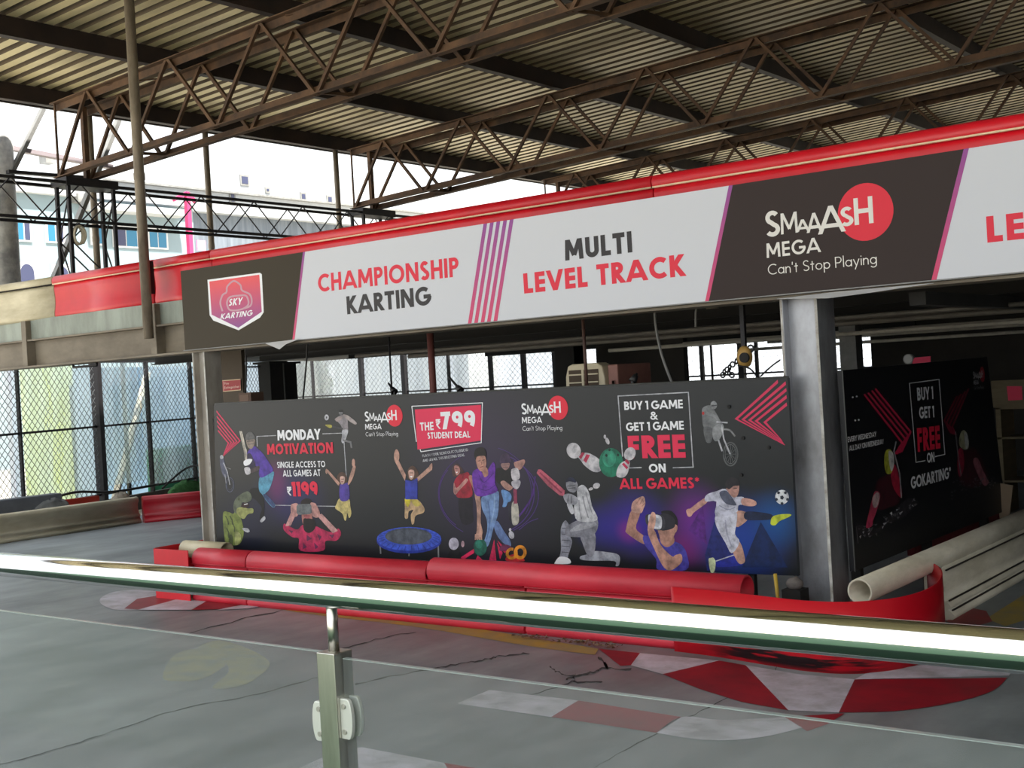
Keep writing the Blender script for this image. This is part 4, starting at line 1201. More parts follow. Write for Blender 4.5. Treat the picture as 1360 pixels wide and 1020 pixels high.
put_poly(g, c7, [(226, 184), (240, 148), (270, 136), (298, 142), (318, 178), (314, 214), (302, 200), (250, 206), (240, 230), (230, 212)], HAIR, 8)
put_line(g, c7, [(254, 240), (274, 236)], 5, HAIR, 8); put_line(g, c7, [(288, 234), (306, 230)], 5, HAIR, 8)
put_line(g, c7, [(282, 244), (284, 266), (276, 268)], 3, fink(130, 84, 74), 8); put_line(g, c7, [(270, 286), (296, 280)], 5, fink(136, 66, 66), 8)
done(g, 'printed_person')

# flying pins and ball
g = MB()
PW, PR = fink(208, 204, 208), fink(196, 50, 84)
put_poly(g, c3, [(330, 400), (356, 384), (390, 386), (436, 414), (446, 440), (444, 474), (410, 478), (368, 450), (344, 420)], PW, 2)
put_ell(g, c3, (310, 372), 35, 40, PW, 2.5, -20)
put_poly(g, c3, [(336, 404), (352, 380), (366, 384), (346, 416)], PR, 3, False)
put_poly(g, c3, [(358, 420), (374, 390), (392, 394), (372, 434)], PR, 3, False)
done(g, 'printed_pin'); g = MB()
put_ell(g, c3, (497, 432), 60, 73, fink(26, 124, 94), 3); put_ell(g, c3, (488, 412), 34, 42, fink(58, 160, 128), 3.5)
for c in ((474, 396), (490, 368), (532, 394)):
    put_ell(g, c3, c, 6, 7, fink(10, 50, 40), 4)
done(g, 'printed_ball'); g = MB()
put_poly(g, c3, [(524, 484), (536, 448), (560, 426), (590, 424), (590, 450), (580, 486), (560, 506), (530, 504)], PW, 5)
put_ell(g, c3, (592, 388), 28, 34, PW, 5.2, 25)
put_poly(g, c3, [(552, 440), (562, 432), (584, 456), (576, 466)], PR, 6, False)
put_poly(g, c3, [(566, 424), (576, 414), (592, 432), (584, 442)], PR, 6, False)
done(g, 'printed_pin'); g = MB()
put_ell(g, c3, (466, 302), 6, 10, PW, 2); put_ell(g, c3, (479, 324), 9, 18, PW, 2, -20)
done(g, 'printed_pin'); g = MB()
put_ell(g, c3, (424, 548), 18, 14, PW, 2, -20); put_ell(g, c3, (396, 564), 12, 7, PW, 2, -20)
done(g, 'printed_pin')
# white-clad batsman on one knee
g = MB()
put_poly(g, c3, [(344, 902), (376, 892), (410, 876), (470, 880), (536, 896), (538, 944), (520, 950), (514, 926), (400, 924), (346, 918)], fink(176, 178, 188), 1.5)
put_poly(g, c3, [(348, 800), (416, 788), (412, 890), (382, 900), (356, 842)], fink(150, 150, 160), 2)
put_poly(g, c3, [(248, 752), (268, 722), (288, 750), (292, 800), (302, 832), (282, 900), (276, 936), (234, 936), (246, 870), (244, 800)], fink(152, 154, 166), 2)
for y_ in (760, 790, 820, 850, 880):
    put_line(g, c3, [(250, y_), (290, y_+4)], 3, DGREY, 3)
put_poly(g, c3, [(216, 932), (240, 904), (284, 912), (292, 938), (220, 940)], C_WHITE, 3)
put_poly(g, c3, [(272, 756), (310, 730), (360, 712), (424, 712), (430, 760), (402, 800), (340, 806), (284, 802), (266, 786)], fink(136, 136, 146), 3)
put_poly(g, c3, [(290, 776), (340, 740), (410, 730), (420, 750), (350, 770)], fink(170, 170, 178), 4)
put_poly(g, c3, [(328, 562), (358, 544), (386, 580), (402, 650), (428, 720), (330, 724), (312, 652), (328, 612)], fink(206, 206, 210), 4)
put_line(g, c3, arcpts([(356, 600), (366, 650), (384, 710)], 5), 6, fink(150, 150, 156), 5)
put_line(g, c3, arcpts([(336, 620), (340, 670), (350, 716)], 5), 6, fink(164, 164, 170), 5)
put_line(g, c3, arcpts([(372, 580), (384, 630), (404, 690)], 5), 5, fink(160, 160, 166), 5)
put_poly(g, c3, [(276, 640), (300, 640), (312, 682), (296, 688)], LGREY, 5)
put_poly(g, c3, [(272, 548), (276, 516), (300, 506), (326, 530), (330, 560), (312, 582), (282, 572)], fink(140, 140, 148), 5)
put_poly(g, c3, [(270, 530), (276, 512), (302, 506), (322, 524), (318, 532), (290, 526)], fink(34, 40, 66), 6)
put_line(g, c3, [(276, 550), (318, 546)], 3, DGREY, 6); put_line(g, c3, [(282, 562), (320, 558)], 3, DGREY, 6)
put_poly(g, c3, [(124, 484), (132, 466), (146, 466), (200, 512), (266, 572), (262, 600), (240, 596), (180, 548)], fink(196, 96, 114), 6, False)
put_line(g, c3, [(140, 482), (250, 584)], 8, fink(150, 56, 82), 7)
put_poly(g, c3, [(258, 600), (276, 588), (304, 592), (332, 614), (320, 642), (276, 636)], fink(160, 160, 168), 7)
put_line(g, c3, [(284, 596), (280, 632)], 3, DGREY, 8); put_line(g, c3, [(300, 598), (298, 636)], 3, DGREY, 8)
done(g, 'printed_person')

# buy one offer
put_text(TW, c4, 'BUY 1 GAME', (71, 199), (354, 190), (69, 158), C_WHITE, 6, 0.2, 0.1, 0.26)
put_text(TW, c4, '&', (197, 246), (230, 245), (197, 207), C_WHITE, 6, 0.17)
put_text(TW, c4, 'GET 1 GAME', (80, 301), (359, 293), (78, 260), C_WHITE, 6, 0.2, 0.1, 0.26)
put_text(TP, c4, 'FREE', (92, 433), (368, 429), (88, 324), ink(226, 44, 82), 4, 0.24, 0.1)
put_text(TW, c4, 'ON', (191, 501), (272, 500), (190, 459), C_WHITE, 6, 0.22, 0.1)
put_text(TP, c4, 'ALL GAMES*', (50, 581), (436, 577), (50, 530), ink(222, 40, 72), 6, 0.21, 0.1, 0.28)
put_line(mb, c4, [(305, 478), (403, 475), (380, 113), (40, 131), (62, 424)], 5, LGREY, 3)
put_line(mb, c4, [(92, 479), (154, 477)], 5, LGREY, 3)
done(mb, 'printed_frame'); done(mc, 'offer_card')
put_logo(mural, MUR, -6.864, 1.366, 0.502, 3)
put_logo(mural, MUR, -5.320, 1.379, 0.502, 3)
# headset boy in blue
g = MB()
put_poly(g, c4, [(104, 686), (146, 696), (126, 770), (166, 810), (166, 848), (84, 796), (80, 768)], fink(190, 140, 122), 2)
put_poly(g, c4, [(104, 672), (114, 640), (150, 618), (166, 620), (172, 650), (164, 674), (150, 698), (112, 692)], fink(214, 166, 150), 3)
for a, b in (((130, 650), (150, 620)), ((145, 655), (164, 622)), ((155, 665), (172, 648))):
    put_line(g, c4, [a, b], 4, fink(176, 126, 112), 4)
put_poly(g, c4, [(164, 806), (226, 820), (290, 828), (346, 850), (374, 900), (371, 972), (236, 972), (224, 920), (170, 852)], fink(76, 68, 172), 3)
put_poly(g, c4, [(246, 812), (300, 800), (312, 838), (280, 862), (250, 846)], fink(178, 128, 110), 4)
put_poly(g, c4, [(238, 770), (320, 756), (314, 800), (286, 846), (252, 844), (240, 806)], fink(192, 142, 124), 5)
put_poly(g, c4, [(248, 694), (272, 684), (302, 690), (326, 722), (326, 760), (300, 762), (290, 730)], fink(26, 22, 26), 5)
put_poly(g, c4, [(304, 760), (318, 752), (328, 764), (322, 788), (308, 790)], fink(206, 152, 134), 6)
put_poly(g, c4, [(246, 704), (280, 702), (312, 724), (312, 766), (262, 782), (246, 770)], fink(44, 42, 50), 6)
put_poly(g, c4, [(172, 716), (186, 702), (240, 704), (264, 722), (266, 768), (236, 780), (182, 756)], fink(64, 62, 70), 6.5)
put_poly(g, c4, [(186, 712), (200, 704), (240, 708), (252, 726), (250, 768), (232, 776), (196, 762)], fink(220, 220, 228), 7)
put_poly(g, c4, [(212, 722), (234, 722), (242, 740), (238, 762), (218, 760)], fink(186, 188, 198), 8)
put_poly(g, c4, [(184, 764), (200, 700), (212, 692), (222, 704), (222, 742), (208, 790), (190, 804)], fink(222, 172, 152), 9)
put_poly(g, c4, [(184, 790), (214, 776), (246, 850), (300, 905), (318, 900), (346, 896), (348, 934), (302, 972), (264, 962), (226, 892)], fink(206, 154, 134), 9)
done(g, 'printed_person')
# footballer kicking
fct = MB()
put_poly(fct, c4, [(460, 900), (505, 740), (560, 700), (620, 970), (470, 975)], fink(34, 44, 116), 0.8, False)
put_poly(fct, c4, [(640, 960), (730, 740), (860, 960)], fink(16, 40, 92), 0.8, False)
put_poly(fct, c4, [(380, 780), (450, 660), (470, 850)], fink(100, 40, 140), 0.7, False)
done(fct, 'printed_facet')
g = MB()
put_poly(g, c4, [(508, 930), (560, 910), (602, 894), (642, 932), (632, 950), (520, 958)], fink(42, 50, 160), 2)
put_line(g, c4, [(512, 930), (606, 898)], 5, LGREY, 3)
put_poly(g, c4, [(478, 922), (490, 914), (502, 914), (512, 936), (506, 978), (488, 982)], fink(216, 226, 180), 3)
put_poly(g, c4, [(594, 848), (630, 838), (654, 920), (642, 942), (620, 936), (594, 882)], SKIN, 3)
put_poly(g, c4, [(610, 690), (664, 694), (668, 718), (656, 740), (612, 764)], SKIN, 2)
put_poly(g, c4, [(656, 692), (720, 692), (782, 704), (786, 726), (720, 732), (656, 728)], fink(30, 42, 76), 3)
put_poly(g, c4, [(778, 750), (786, 716), (820, 704), (870, 702), (874, 712), (822, 736), (800, 756)], fink(200, 212, 60), 4)
put_poly(g, c4, [(512, 708), (560, 698), (610, 694), (616, 720), (610, 764), (606, 800), (628, 838), (590, 892), (560, 842), (516, 762)], fink(216, 216, 230), 4, True, 3)
put_line(g, c4, arcpts([(560, 730), (566, 790), (590, 860)], 5), 6, fink(176, 176, 196), 5)
put_poly(g, c4, [(460, 622), (476, 604), (520, 590), (560, 580), (602, 616), (648, 620), (646, 654), (622, 660), (610, 698), (512, 712), (516, 642), (466, 642)], fink(206, 206, 222), 5, True, 3)
put_poly(g, c4, [(530, 600), (566, 590), (604, 640), (610, 660), (560, 650)], fink(92, 96, 116), 6)
put_line(g, c4, arcpts([(530, 660), (570, 680), (606, 670)], 5), 5, fink(160, 160, 180), 6)
put_poly(g, c4, [(460, 624), (472, 644), (412, 690), (386, 714), (372, 692), (398, 668)], fink(206, 154, 142), 4)
put_poly(g, c4, [(370, 684), (386, 676), (402, 692), (394, 712), (378, 712)], fink(212, 160, 146), 6)
put_poly(g, c4, [(640, 626), (676, 628), (706, 640), (708, 658), (682, 664), (640, 656)], fink(212, 160, 146), 6)
put_poly(g, c4, [(566, 572), (620, 558), (626, 580), (618, 612), (600, 622), (578, 602)], fink(190, 142, 130), 7)
put_poly(g, c4, [(558, 560), (570, 534), (596, 524), (622, 538), (628, 562), (600, 566), (576, 582)], fink(44, 40, 46), 8)
put_line(g, c4, [(596, 580), (616, 576)], 3, HAIR, 8)
done(g, 'printed_person'); g = MB()
put_ell(g, c4, (833, 620), 33, 35, fink(226, 228, 230), 3)
put_ell(g, c4, (833, 622), 10, 11, fink(40, 46, 60), 4, n=5)
for a in range(5):
    an = math.radians(72*a-54)
    put_ell(g, c4, (833+28*math.cos(an), 622+29*math.sin(an)), 8, 8, fink(40, 46, 60), 4, n=5)
done(g, 'printed_ball')
# motocross rider
g = MB()
MG = fink(118, 120, 122)
put_ring(g, c4, (584, 412), 34, 56, 7, fink(92, 94, 96), 2); put_ring(g, c4, (584, 412), 26, 46, 2, MG, 2)
for a in range(0, 180, 30):
    put_line(g, c4, [(584+26*math.cos(math.radians(a)), 412+46*math.sin(math.radians(a))), (584-26*math.cos(math.radians(a)), 412-46*math.sin(math.radians(a)))], 1.5, MG, 2)
put_poly(g, c4, [(446, 214), (452, 186), (486, 176), (510, 206), (536, 262), (502, 290), (456, 286)], fink(126, 128, 130), 3)
put_poly(g, c4, [(454, 284), (496, 288), (492, 350), (466, 352)], fink(104, 106, 108), 3)
put_ell(g, c4, (503, 175), 16, 20, fink(150, 152, 154), 5); put_line(g, c4, [(492, 178), (518, 176)], 6, DGREY, 6)
put_line(g, c4, [(466, 212), (512, 230), (536, 262)], 14, fink(140, 142, 144), 5)
put_line(g, c4, [(516, 256), (570, 260)], 7, LGREY, 5)
put_poly(g, c4, [(500, 284), (540, 262), (552, 290), (534, 336), (512, 350), (498, 330)], fink(150, 152, 154), 4)
put_line(g, c4, [(540, 270), (552, 340), (582, 412)], 7, LGREY, 4)
put_line(g, c4, arcpts([(545, 292), (580, 296), (606, 326)], 4), 8, fink(134, 136, 138), 4)
put_line(g, c4, [(524, 340), (544, 398)], 8, LGREY, 4)
put_ell(g, c4, (452, 214), 6, 8, fink(190, 50, 50), 6)
done(g, 'printed_person')
for c in ((645, 334), (770, 380), (636, 513), (577, 183)):
    p = c4.p(*c); MB().tube([p, p+Vector((0, -0.008, 0))], 0.012, M_DARK, 10).build('banner_bolt', mural)

# ================================================================== THE SIDE MURAL
SXV = -3.0
SID = Plane('x', SXV, (1, 0, 0))
cr = Crop(SID, 1110, 470, 3.4)
M_SIDE = mural_material('printed_side_mural', rgb(22, 22, 26), [], 0.4)
side = thing('side_mural', 'dark printed go-kart offer banner in the shade right of the grey column', 'mural', (SXV, 8.5, 0.4))
q = [at(1135, 759, 'x', SXV-0.0008), at(1336, 678, 'x', SXV-0.0008), at(1311, 474, 'x', SXV-0.0008), at(1118, 492, 'x', SXV-0.0008)]
th = Vector((-0.03, 0, 0))
sm_ = MB()
sm_.add(q+[v+th for v in q], [(0, 1, 2, 3), (7, 6, 5, 4), (0, 4, 5, 1), (1, 5, 6, 2), (2, 6, 7, 3), (3, 7, 4, 0)], M_SIDE)
sm_.build('panel', side)
MB().beam(q[0]+Vector((0.004, 0, 0)), q[3]+Vector((0.004, 0, 0)), 0.006, 0.008, mat('dark_banner_hem', rgb(70, 70, 68), 0.6)).build('edge_strip', side)
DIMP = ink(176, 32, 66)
mb = MB()
for i, (l, t_, e) in enumerate((((128, 182), (300, 402), (268, 452)), ((146, 176), (314, 384), (276, 452)), ((162, 166), (326, 368), (286, 448)), ((178, 158), (337, 352), (296, 444)))):
    put_line(mb, cr, [l, t_, e], 9, DIMP, 2)
done(mb, 'printed_chevron', None, side)
mb = MB()
for l, t_, e in (((548, 190), (490, 300), (520, 360)), ((566, 180), (500, 312), (528, 362)), ((584, 168), (512, 322), (536, 364)), ((600, 156), (526, 330), (544, 366))):
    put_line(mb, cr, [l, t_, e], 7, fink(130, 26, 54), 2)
done(mb, 'printed_chevron', None, side)
mb = MB()
TW, TP = ('white_lettering', side), ('pink_lettering', side)
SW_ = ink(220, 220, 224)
put_text(TW, cr, 'BUY 1', (368, 211), (440, 203), (366, 153), SW_, 5, 0.2, 0.1, 0.26)
put_text(TW, cr, 'GET 1', (377, 293), (444, 286), (374, 240), SW_, 5, 0.2, 0.1, 0.26)
put_text(TP, cr, 'FREE', (370, 443), (472, 426), (362, 336), ink(214, 34, 64), 5, 0.23, 0.1)
put_text(TW, cr, 'ON', (412, 493), (445, 488), (411, 447), SW_, 5, 0.2, 0.1)
put_text(TW, cr, 'GOKARTING*', (340, 611), (521, 560), (337, 556), SW_, 5, 0.2, 0.1)
put_text(TW, cr, '"EVERY WEDNESDAY', (51, 400), (182, 373), (50, 376), SW_, 5, 0.17, 0.1)
put_text(TW, cr, 'ALL DAY ON WEDNESDAY', (61, 439), (216, 406), (60, 415), SW_, 5, 0.17, 0.1)
put_line(mb, cr, [(404, 482), (362, 490), (332, 133), (466, 115), (492, 454), (448, 464)], 3, SW_, 3)
for c in ((76, 196), (94, 192), (87, 300), (103, 298)):
    put_ell(mb, cr, c, 4, 4, SW_, 3)
done(mb, 'printed_frame', None, side)
p_ = cr.p(618, 140)
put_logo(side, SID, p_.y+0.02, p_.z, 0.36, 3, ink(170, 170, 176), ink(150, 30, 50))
# kart drivers
g = MB()
put_poly(g, cr, [(176, 620), (190, 570), (232, 548), (262, 560), (290, 660), (250, 690), (190, 700)], fink(70, 26, 36), 1)
put_poly(g, cr, [(168, 640), (180, 620), (200, 632), (190, 690), (160, 770), (136, 784), (146, 730)], fink(190, 60, 90), 2)
put_poly(g, cr, [(166, 650), (184, 626), (198, 640), (186, 690), (168, 690)], fink(204, 178, 178), 3)
put_poly(g, cr, [(248, 540), (262, 500), (276, 520), (296, 600), (296, 650), (262, 610)], fink(176, 34, 62), 2)
put_line(g, cr, [(272, 396), (262, 440), (288, 540), (296, 650)], 5, fink(170, 166, 170), 3)
put_poly(g, cr, [(218, 490), (222, 446), (240, 430), (258, 450), (262, 500), (248, 540), (226, 536)], fink(180, 184, 60), 4)
put_poly(g, cr, [(238, 440), (258, 450), (262, 500), (250, 530), (240, 490)], fink(206, 204, 200), 5)
K1 = fink(104, 100, 104)
put_poly(g, cr, [(90, 780), (120, 772), (180, 790), (240, 740), (300, 670), (350, 650), (356, 690), (300, 740), (240, 760), (170, 820), (110, 818)], fink(46, 42, 48), 1.5)
rnd = random.Random(11)
for i in range(46):
    t = rnd.random()
    x = 96+t*256; y_ = 800-max(0, t-0.25)*190+rnd.uniform(-26, 26)
    put_poly(g, cr, [(x, y_), (x+rnd.uniform(6, 20), y_-rnd.uniform(0, 8)), (x+rnd.uniform(2, 12), y_+rnd.uniform(4, 12))], K1 if i % 4 else LGREY, 3, False)
put_line(g, cr, [(92, 780), (100, 856)], 3, K1, 3)
put_poly(g, cr, [(136, 784), (150, 740), (166, 760), (160, 780)], fink(200, 60, 100), 3)
done(g, 'printed_person', None, side)
g = MB()
put_poly(g, cr, [(552, 470), (600, 430), (640, 440), (690, 570), (640, 600), (566, 590)], fink(62, 22, 32), 1)
put_poly(g, cr, [(556, 390), (566, 352), (582, 346), (596, 370), (600, 420), (584, 432), (562, 420)], fink(150, 148, 120), 3)
put_poly(g, cr, [(580, 356), (596, 372), (598, 420), (586, 424)], fink(176, 176, 176), 4)
put_line(g, cr, [(540, 350), (550, 450), (566, 552)], 4, fink(120, 116, 120), 3)
put_poly(g, cr, [(552, 440), (572, 430), (580, 500), (562, 556), (550, 520)], fink(140, 28, 54), 2)
put_poly(g, cr, [(620, 490), (640, 470), (666, 530), (690, 580), (664, 590)], fink(150, 90, 100), 2)
for i in range(34):
    x = 520+rnd.random()*200; y_ = 596+rnd.uniform(-26, 26)-(x-520)*0.08
    put_poly(g, cr, [(x, y_), (x+rnd.uniform(5, 16), y_-rnd.uniform(0, 7)), (x+rnd.uniform(2, 10), y_+rnd.uniform(3, 9))], K1, 3, False)
for y_ in (625, 640, 655):
    put_ell(g, cr, (524, y_), 5, 4, K1, 3)
done(g, 'printed_person', None, side)

# ================================================================== TRACK BARRIERS
LY = 6.56
LB_PROF = [(0.14, 0.0), (-0.03, 0.0), (-0.045, 0.03), (-0.03, 0.075), (0.0, 0.095), (-0.005, 0.2), (-0.02, 0.26), (0.0, 0.315), (0.14, 0.315)]
def lower_barrier(xa, xb, m, label, zc=0.345, r=0.088, roll=None):
    t = thing('track_barrier', label, 'crash barrier', ((xa+xb)/2, LY, 0), 'red track barriers below the long mural')
    MB().sheet([(max(xa, xb), LY), (min(xa, xb), LY)], LB_PROF, m).build('lower_panel', t)
    n = 18
    pa, pb = xa, xb
    if roll: xa, xb = roll
    prof = [(0.055+r*math.cos(math.radians(-60+300*k/(n-1)+0)), zc+r*math.sin(math.radians(-60+300*k/(n-1)))) for k in range(n)]
    inner = [(0.055+(r-0.01)*math.cos(math.radians(-60+300*k/(n-1))), zc+(r-0.01)*math.sin(math.radians(-60+300*k/(n-1)))) for k in range(n)]
    MB().sheet([(max(xa, xb), LY), (min(xa, xb), LY)], prof+inner[::-1], m).build('top_roll', t)
    xa, xb = pa, pb
    MB().sheet([(max(xa, xb), LY), (min(xa, xb), LY)], [(0.0, 0.309), (-0.036, 0.309), (-0.036, 0.316), (0.0, 0.316)], M_REDDARK).build('seam', t)
    return t
lower_barrier(-8.50, -7.83, M_REDDUSTY, 'short dusty red track barrier beside the left corner plate')
lower_barrier(-7.815, -5.04, M_REDDUSTY, 'long dusty red track barrier under the jumping girls', roll=(-7.815, -5.90))
lower_barrier(-5.02, -3.43, M_REDDUSTY, 'dusty red track barrier ending in an open roll under the footballer', 0.372, 0.09, roll=(-5.88, -3.43))
# plate wrapped round the left corner
t = thing('corner_plate', 'red plate bent round the left corner of the barrier', 'corner guard', (-8.9, 6.5, 0))
MB().sheet([(-8.50, 6.49), (-8.96, 6.49), (-8.99, 6.52), (-9.0, 6.6), (-8.98, 7.3), (-8.92, 8.2)], [(0, 0.0), (0.008, 0.0), (0.008, 0.425), (0, 0.425)], M_RED, False).build('plate', t)
sc = MB()
for x in (-8.87, -8.63):
    for z in (0.27, 0.08):
        sc.tube([(x, 6.49, z), (x, 6.482, z)], 0.013, M_SCREW, 10)
sc.build('screw', t)
tag(MB().tube([(-8.9, 6.78, 0.385), (-8.35, 6.78, 0.385)], 0.07, M_BEIGE, 16, False).build('pipe_end', solid=0.01), 'beige open pipe end poking out behind the left corner plate', 'pipe')
# curved guard at the right corner
t = thing('corner_guard', 'curved red guard plate with black tyre scuffs below the grey column', 'corner guard', (-2.9, 6.4, 0))
pth = arcpts([(-3.87, 6.49), (-3.6, 6.465), (-3.25, 6.40), (-2.95, 6.35), (-2.70, 6.40), (-2.52, 6.60), (-2.46, 6.92), (-2.52, 7.3), (-2.64, 7.62), (-2.80, 7.86)], 6)
def scuffed():
    m = bpy.data.materials.new('scuffed_red_plate'); m.use_nodes = True
    nt = m.node_tree; L = nt.links; b = nt.nodes['Principled BSDF']
    g = nt.nodes.new('ShaderNodeNewGeometry'); sp = nt.nodes.new('ShaderNodeSeparateXYZ'); L.new(g.outputs['Position'], sp.inputs[0])
    mp = nt.nodes.new('ShaderNodeMapping'); mp.inputs['Scale'].default_value = (2.2, 2.2, 26)
    L.new(g.outputs['Position'], mp.inputs['Vector'])
    n = nt.nodes.new('ShaderNodeTexNoise'); n.inputs['Scale'].default_value = 1.6; n.inputs['Detail'].default_value = 6
    L.new(mp.outputs['Vector'], n.inputs['Vector'])
    def band(sock, a0, a1, b0, b1):
        u = nt.nodes.new('ShaderNodeMapRange'); u.interpolation_type = 'SMOOTHSTEP'; u.inputs['From Min'].default_value = a0; u.inputs['From Max'].default_value = a1
        v = nt.nodes.new('ShaderNodeMapRange'); v.interpolation_type = 'SMOOTHSTEP'; v.inputs['From Min'].default_value = b1; v.inputs['From Max'].default_value = b0
        L.new(sock, u.inputs['Value']); L.new(sock, v.inputs['Value'])
        mm = nt.nodes.new('ShaderNodeMath'); mm.operation = 'MULTIPLY'; L.new(u.outputs[0], mm.inputs[0]); L.new(v.outputs[0], mm.inputs[1])
        return mm.outputs[0]
    bz = band(sp.outputs['Z'], -0.02, 0.03, 0.17, 0.28); bx = band(sp.outputs['X'], -3.75, -3.4, -2.7, -2.5)
    mm = nt.nodes.new('ShaderNodeMath'); mm.operation = 'MULTIPLY'; L.new(bz, mm.inputs[0]); L.new(bx, mm.inputs[1])
    r = nt.nodes.new('ShaderNodeMapRange'); r.inputs['From Min'].default_value = 0.40; r.inputs['From Max'].default_value = 0.50
    L.new(n.outputs['Fac'], r.inputs['Value'])
    m2 = nt.nodes.new('ShaderNodeMath'); m2.operation = 'MULTIPLY'; L.new(r.outputs[0], m2.inputs[0]); L.new(mm.outputs[0], m2.inputs[1])
    mx = nt.nodes.new('ShaderNodeMixRGB'); mx.inputs[1].default_value = rgb(206, 20, 38); mx.inputs[2].default_value = rgb(40, 20, 24)
    L.new(m2.outputs[0], mx.inputs[0]); L.new(mx.outputs[0], b.inputs['Base Color']); b.inputs['Roughness'].default_value = 0.38
    return m
# travelling towards +x: right of travel is -y, the outside
MB().sheet(pth, [(0, 0.0), (0.009, 0.0), (0.009, 0.39), (0, 0.39)], scuffed()).build('plate', t)
sc = MB()
for x, y in ((-3.80, 6.480), (-3.66, 6.466)):
    for z in (0.10,):
        sc.tube([(x, y, z), (x, y-0.014, z)], 0.012, M_SCREW, 10)
sc.build('screw', t)
# dirty white barrier running back along the side mural
t = thing('side_barrier', 'dirty white moulded barrier running back along the side mural', 'crash barrier', (-2.75, 9, 0))
WP = [(0.10, 0.0), (-0.07, 0.0), (-0.085, 0.03), (-0.06, 0.055), (-0.045, 0.065), (-0.065, 0.085), (-0.04, 0.115), (-0.01, 0.125), (-0.03, 0.20), (-0.012, 0.27), (-0.035, 0.33), (0.0, 0.36), (0.10, 0.36)]
MB().sheet([(-2.745, 12.1), (-2.745, 7.93)], WP, M_WHITEPLASTIC).build('lower_panel', t)
MB().tube([(-2.78, 6.72, 0.385), (-2.78, 12.1, 0.385)], 0.068, M_WHITEPLASTIC, 20, False).build('top_pipe', t, solid=0.012)
for z, o_ in ((0.12, -0.045), (0.06, -0.062), (0.315, -0.034)):
    MB().beam((-2.745-o_+0.004, 12.1, z), (-2.745-o_+0.004, 7.95, z), 0.01, 0.008, M_DIRT).build('grime_line', t)
# left track barrier
t = thing('track_edge_barrier', 'beige moulded barrier along the left edge of the track below the fence', 'crash barrier', (-14.7, 8, 0))
BP = [(0.12, 0.0), (-0.06, 0.0), (-0.075, 0.03), (-0.05, 0.06), (-0.03, 0.08), (-0.055, 0.11), (-0.02, 0.14), (0.0, 0.2), (0.0, 0.26), (-0.03, 0.31), (-0.02, 0.35), (0.03, 0.365), (0.12, 0.35)]
MB().sheet([(-14.68, 10.42), (-14.68, 7.0), (-14.66, 4.0)], BP, M_BEIGELIT).build('panel', t)
t = thing('track_edge_barrier', 'dark red moulded barrier beyond the beige one left of the weathered column', 'crash barrier', (-14.5, 11, 0))
MB().sheet([(-13.95, 11.9), (-14.15, 11.4), (-14.60, 10.45)], BP, M_REDDARK).build('panel', t)
tag(MB().sheet([(-14.98, 10.0), (-14.98, 4.0)], [(0.03, 0), (-0.03, 0), (-0.03, 0.42), (0.03, 0.42)], mat('orange_red_strip', rgb(206, 60, 42), 0.5)).build('barrier_strip'), 'orange red strip showing behind the beige barrier at far left', 'barrier')

# ================================================================== FENCES AND SHEETING
FA, FD = Vector((-15.25, 8.66, 0)), Vector((-0.366, 0.93, 0)).normalized()
FN = Vector((FD.y, -FD.x, 0))
def fence_pt(px, py, off=0.0):
    d = pray(px, py)
    P = FA - FN*off
    t = ((P-EYEP).dot(FN))/d.dot(FN)
    return EYEP+d*t
def sheet_material(name, tint, tr):
    m = bpy.data.materials.new(name); m.use_nodes = True
    nt = m.node_tree; L = nt.links
    out = nt.nodes['Material Output']; nt.nodes.remove(nt.nodes['Principled BSDF'])
    a = nt.nodes.new('ShaderNodeBsdfTranslucent'); a.inputs[0].default_value = tint
    b = nt.nodes.new('ShaderNodeBsdfTransparent'); b.inputs[0].default_value = (0.95, 0.97, 0.98, 1)
    c = nt.nodes.new('ShaderNodeBsdfGlossy'); c.inputs['Roughness'].default_value = 0.25
    tc = nt.nodes.new('ShaderNodeTexCoord'); mp = nt.nodes.new('ShaderNodeMapping'); mp.inputs['Scale'].default_value = (1.5, 1.5, 0.5)
    n = nt.nodes.new('ShaderNodeTexNoise'); n.inputs['Scale'].default_value = 2.2; n.inputs['Detail'].default_value = 5
    L.new(tc.outputs['Object'], mp.inputs[0]); L.new(mp.outputs[0], n.inputs['Vector'])
    r = nt.nodes.new('ShaderNodeMapRange'); r.inputs['From Min'].default_value = 0.3; r.inputs['From Max'].default_value = 0.7
    r.inputs['To Min'].default_value = max(0, tr-0.15); r.inputs['To Max'].default_value = min(1, tr+0.15)
    L.new(n.outputs['Fac'], r.inputs['Value'])
    m1 = nt.nodes.new('ShaderNodeMixShader'); L.new(r.outputs[0], m1.inputs[0]); L.new(a.outputs[0], m1.inputs[1]); L.new(b.outputs[0], m1.inputs[2])
    m2 = nt.nodes.new('ShaderNodeMixShader'); m2.inputs[0].default_value = 0.06; L.new(m1.outputs[0], m2.inputs[1]); L.new(c.outputs[0], m2.inputs[2])
    L.new(m2.outputs[0], out.inputs['Surface'])
    return m
M_SHEET = sheet_material('hazy_plastic_sheet', (0.40, 0.50, 0.58, 1), 0.50)
M_SHEETW = sheet_material('white_plastic_sheet', (0.42, 0.47, 0.50, 1), 0.52)

def chain_link(t, P0, D, length, z0, z1, dia, r):
    "two families of straight diagonal wires filling a rectangle"
    mb = MB()
    nrm = Vector((D.y, -D.x, 0))
    H = z1-z0
    k = -H
    while k < length:
        for s in (1, -1):
            a, b = k, k+H
            za, zb = (z0, z1) if s > 0 else (z1, z0)
            ta, tb = max(a, 0), min(b, length)
            if tb-ta > 0.02:
                f = lambda q: za+(zb-za)*(q-a)/(b-a)
                p, q = P0+D*ta, P0+D*tb
                o = nrm*(0.002*s)
                mb.beam(Vector((p.x, p.y, f(ta)))+o, Vector((q.x, q.y, f(tb)))+o, r*2, r*2, M_WIRE)
        k += dia
    o = mb.build('wire_mesh', t, fix=False)
    return o

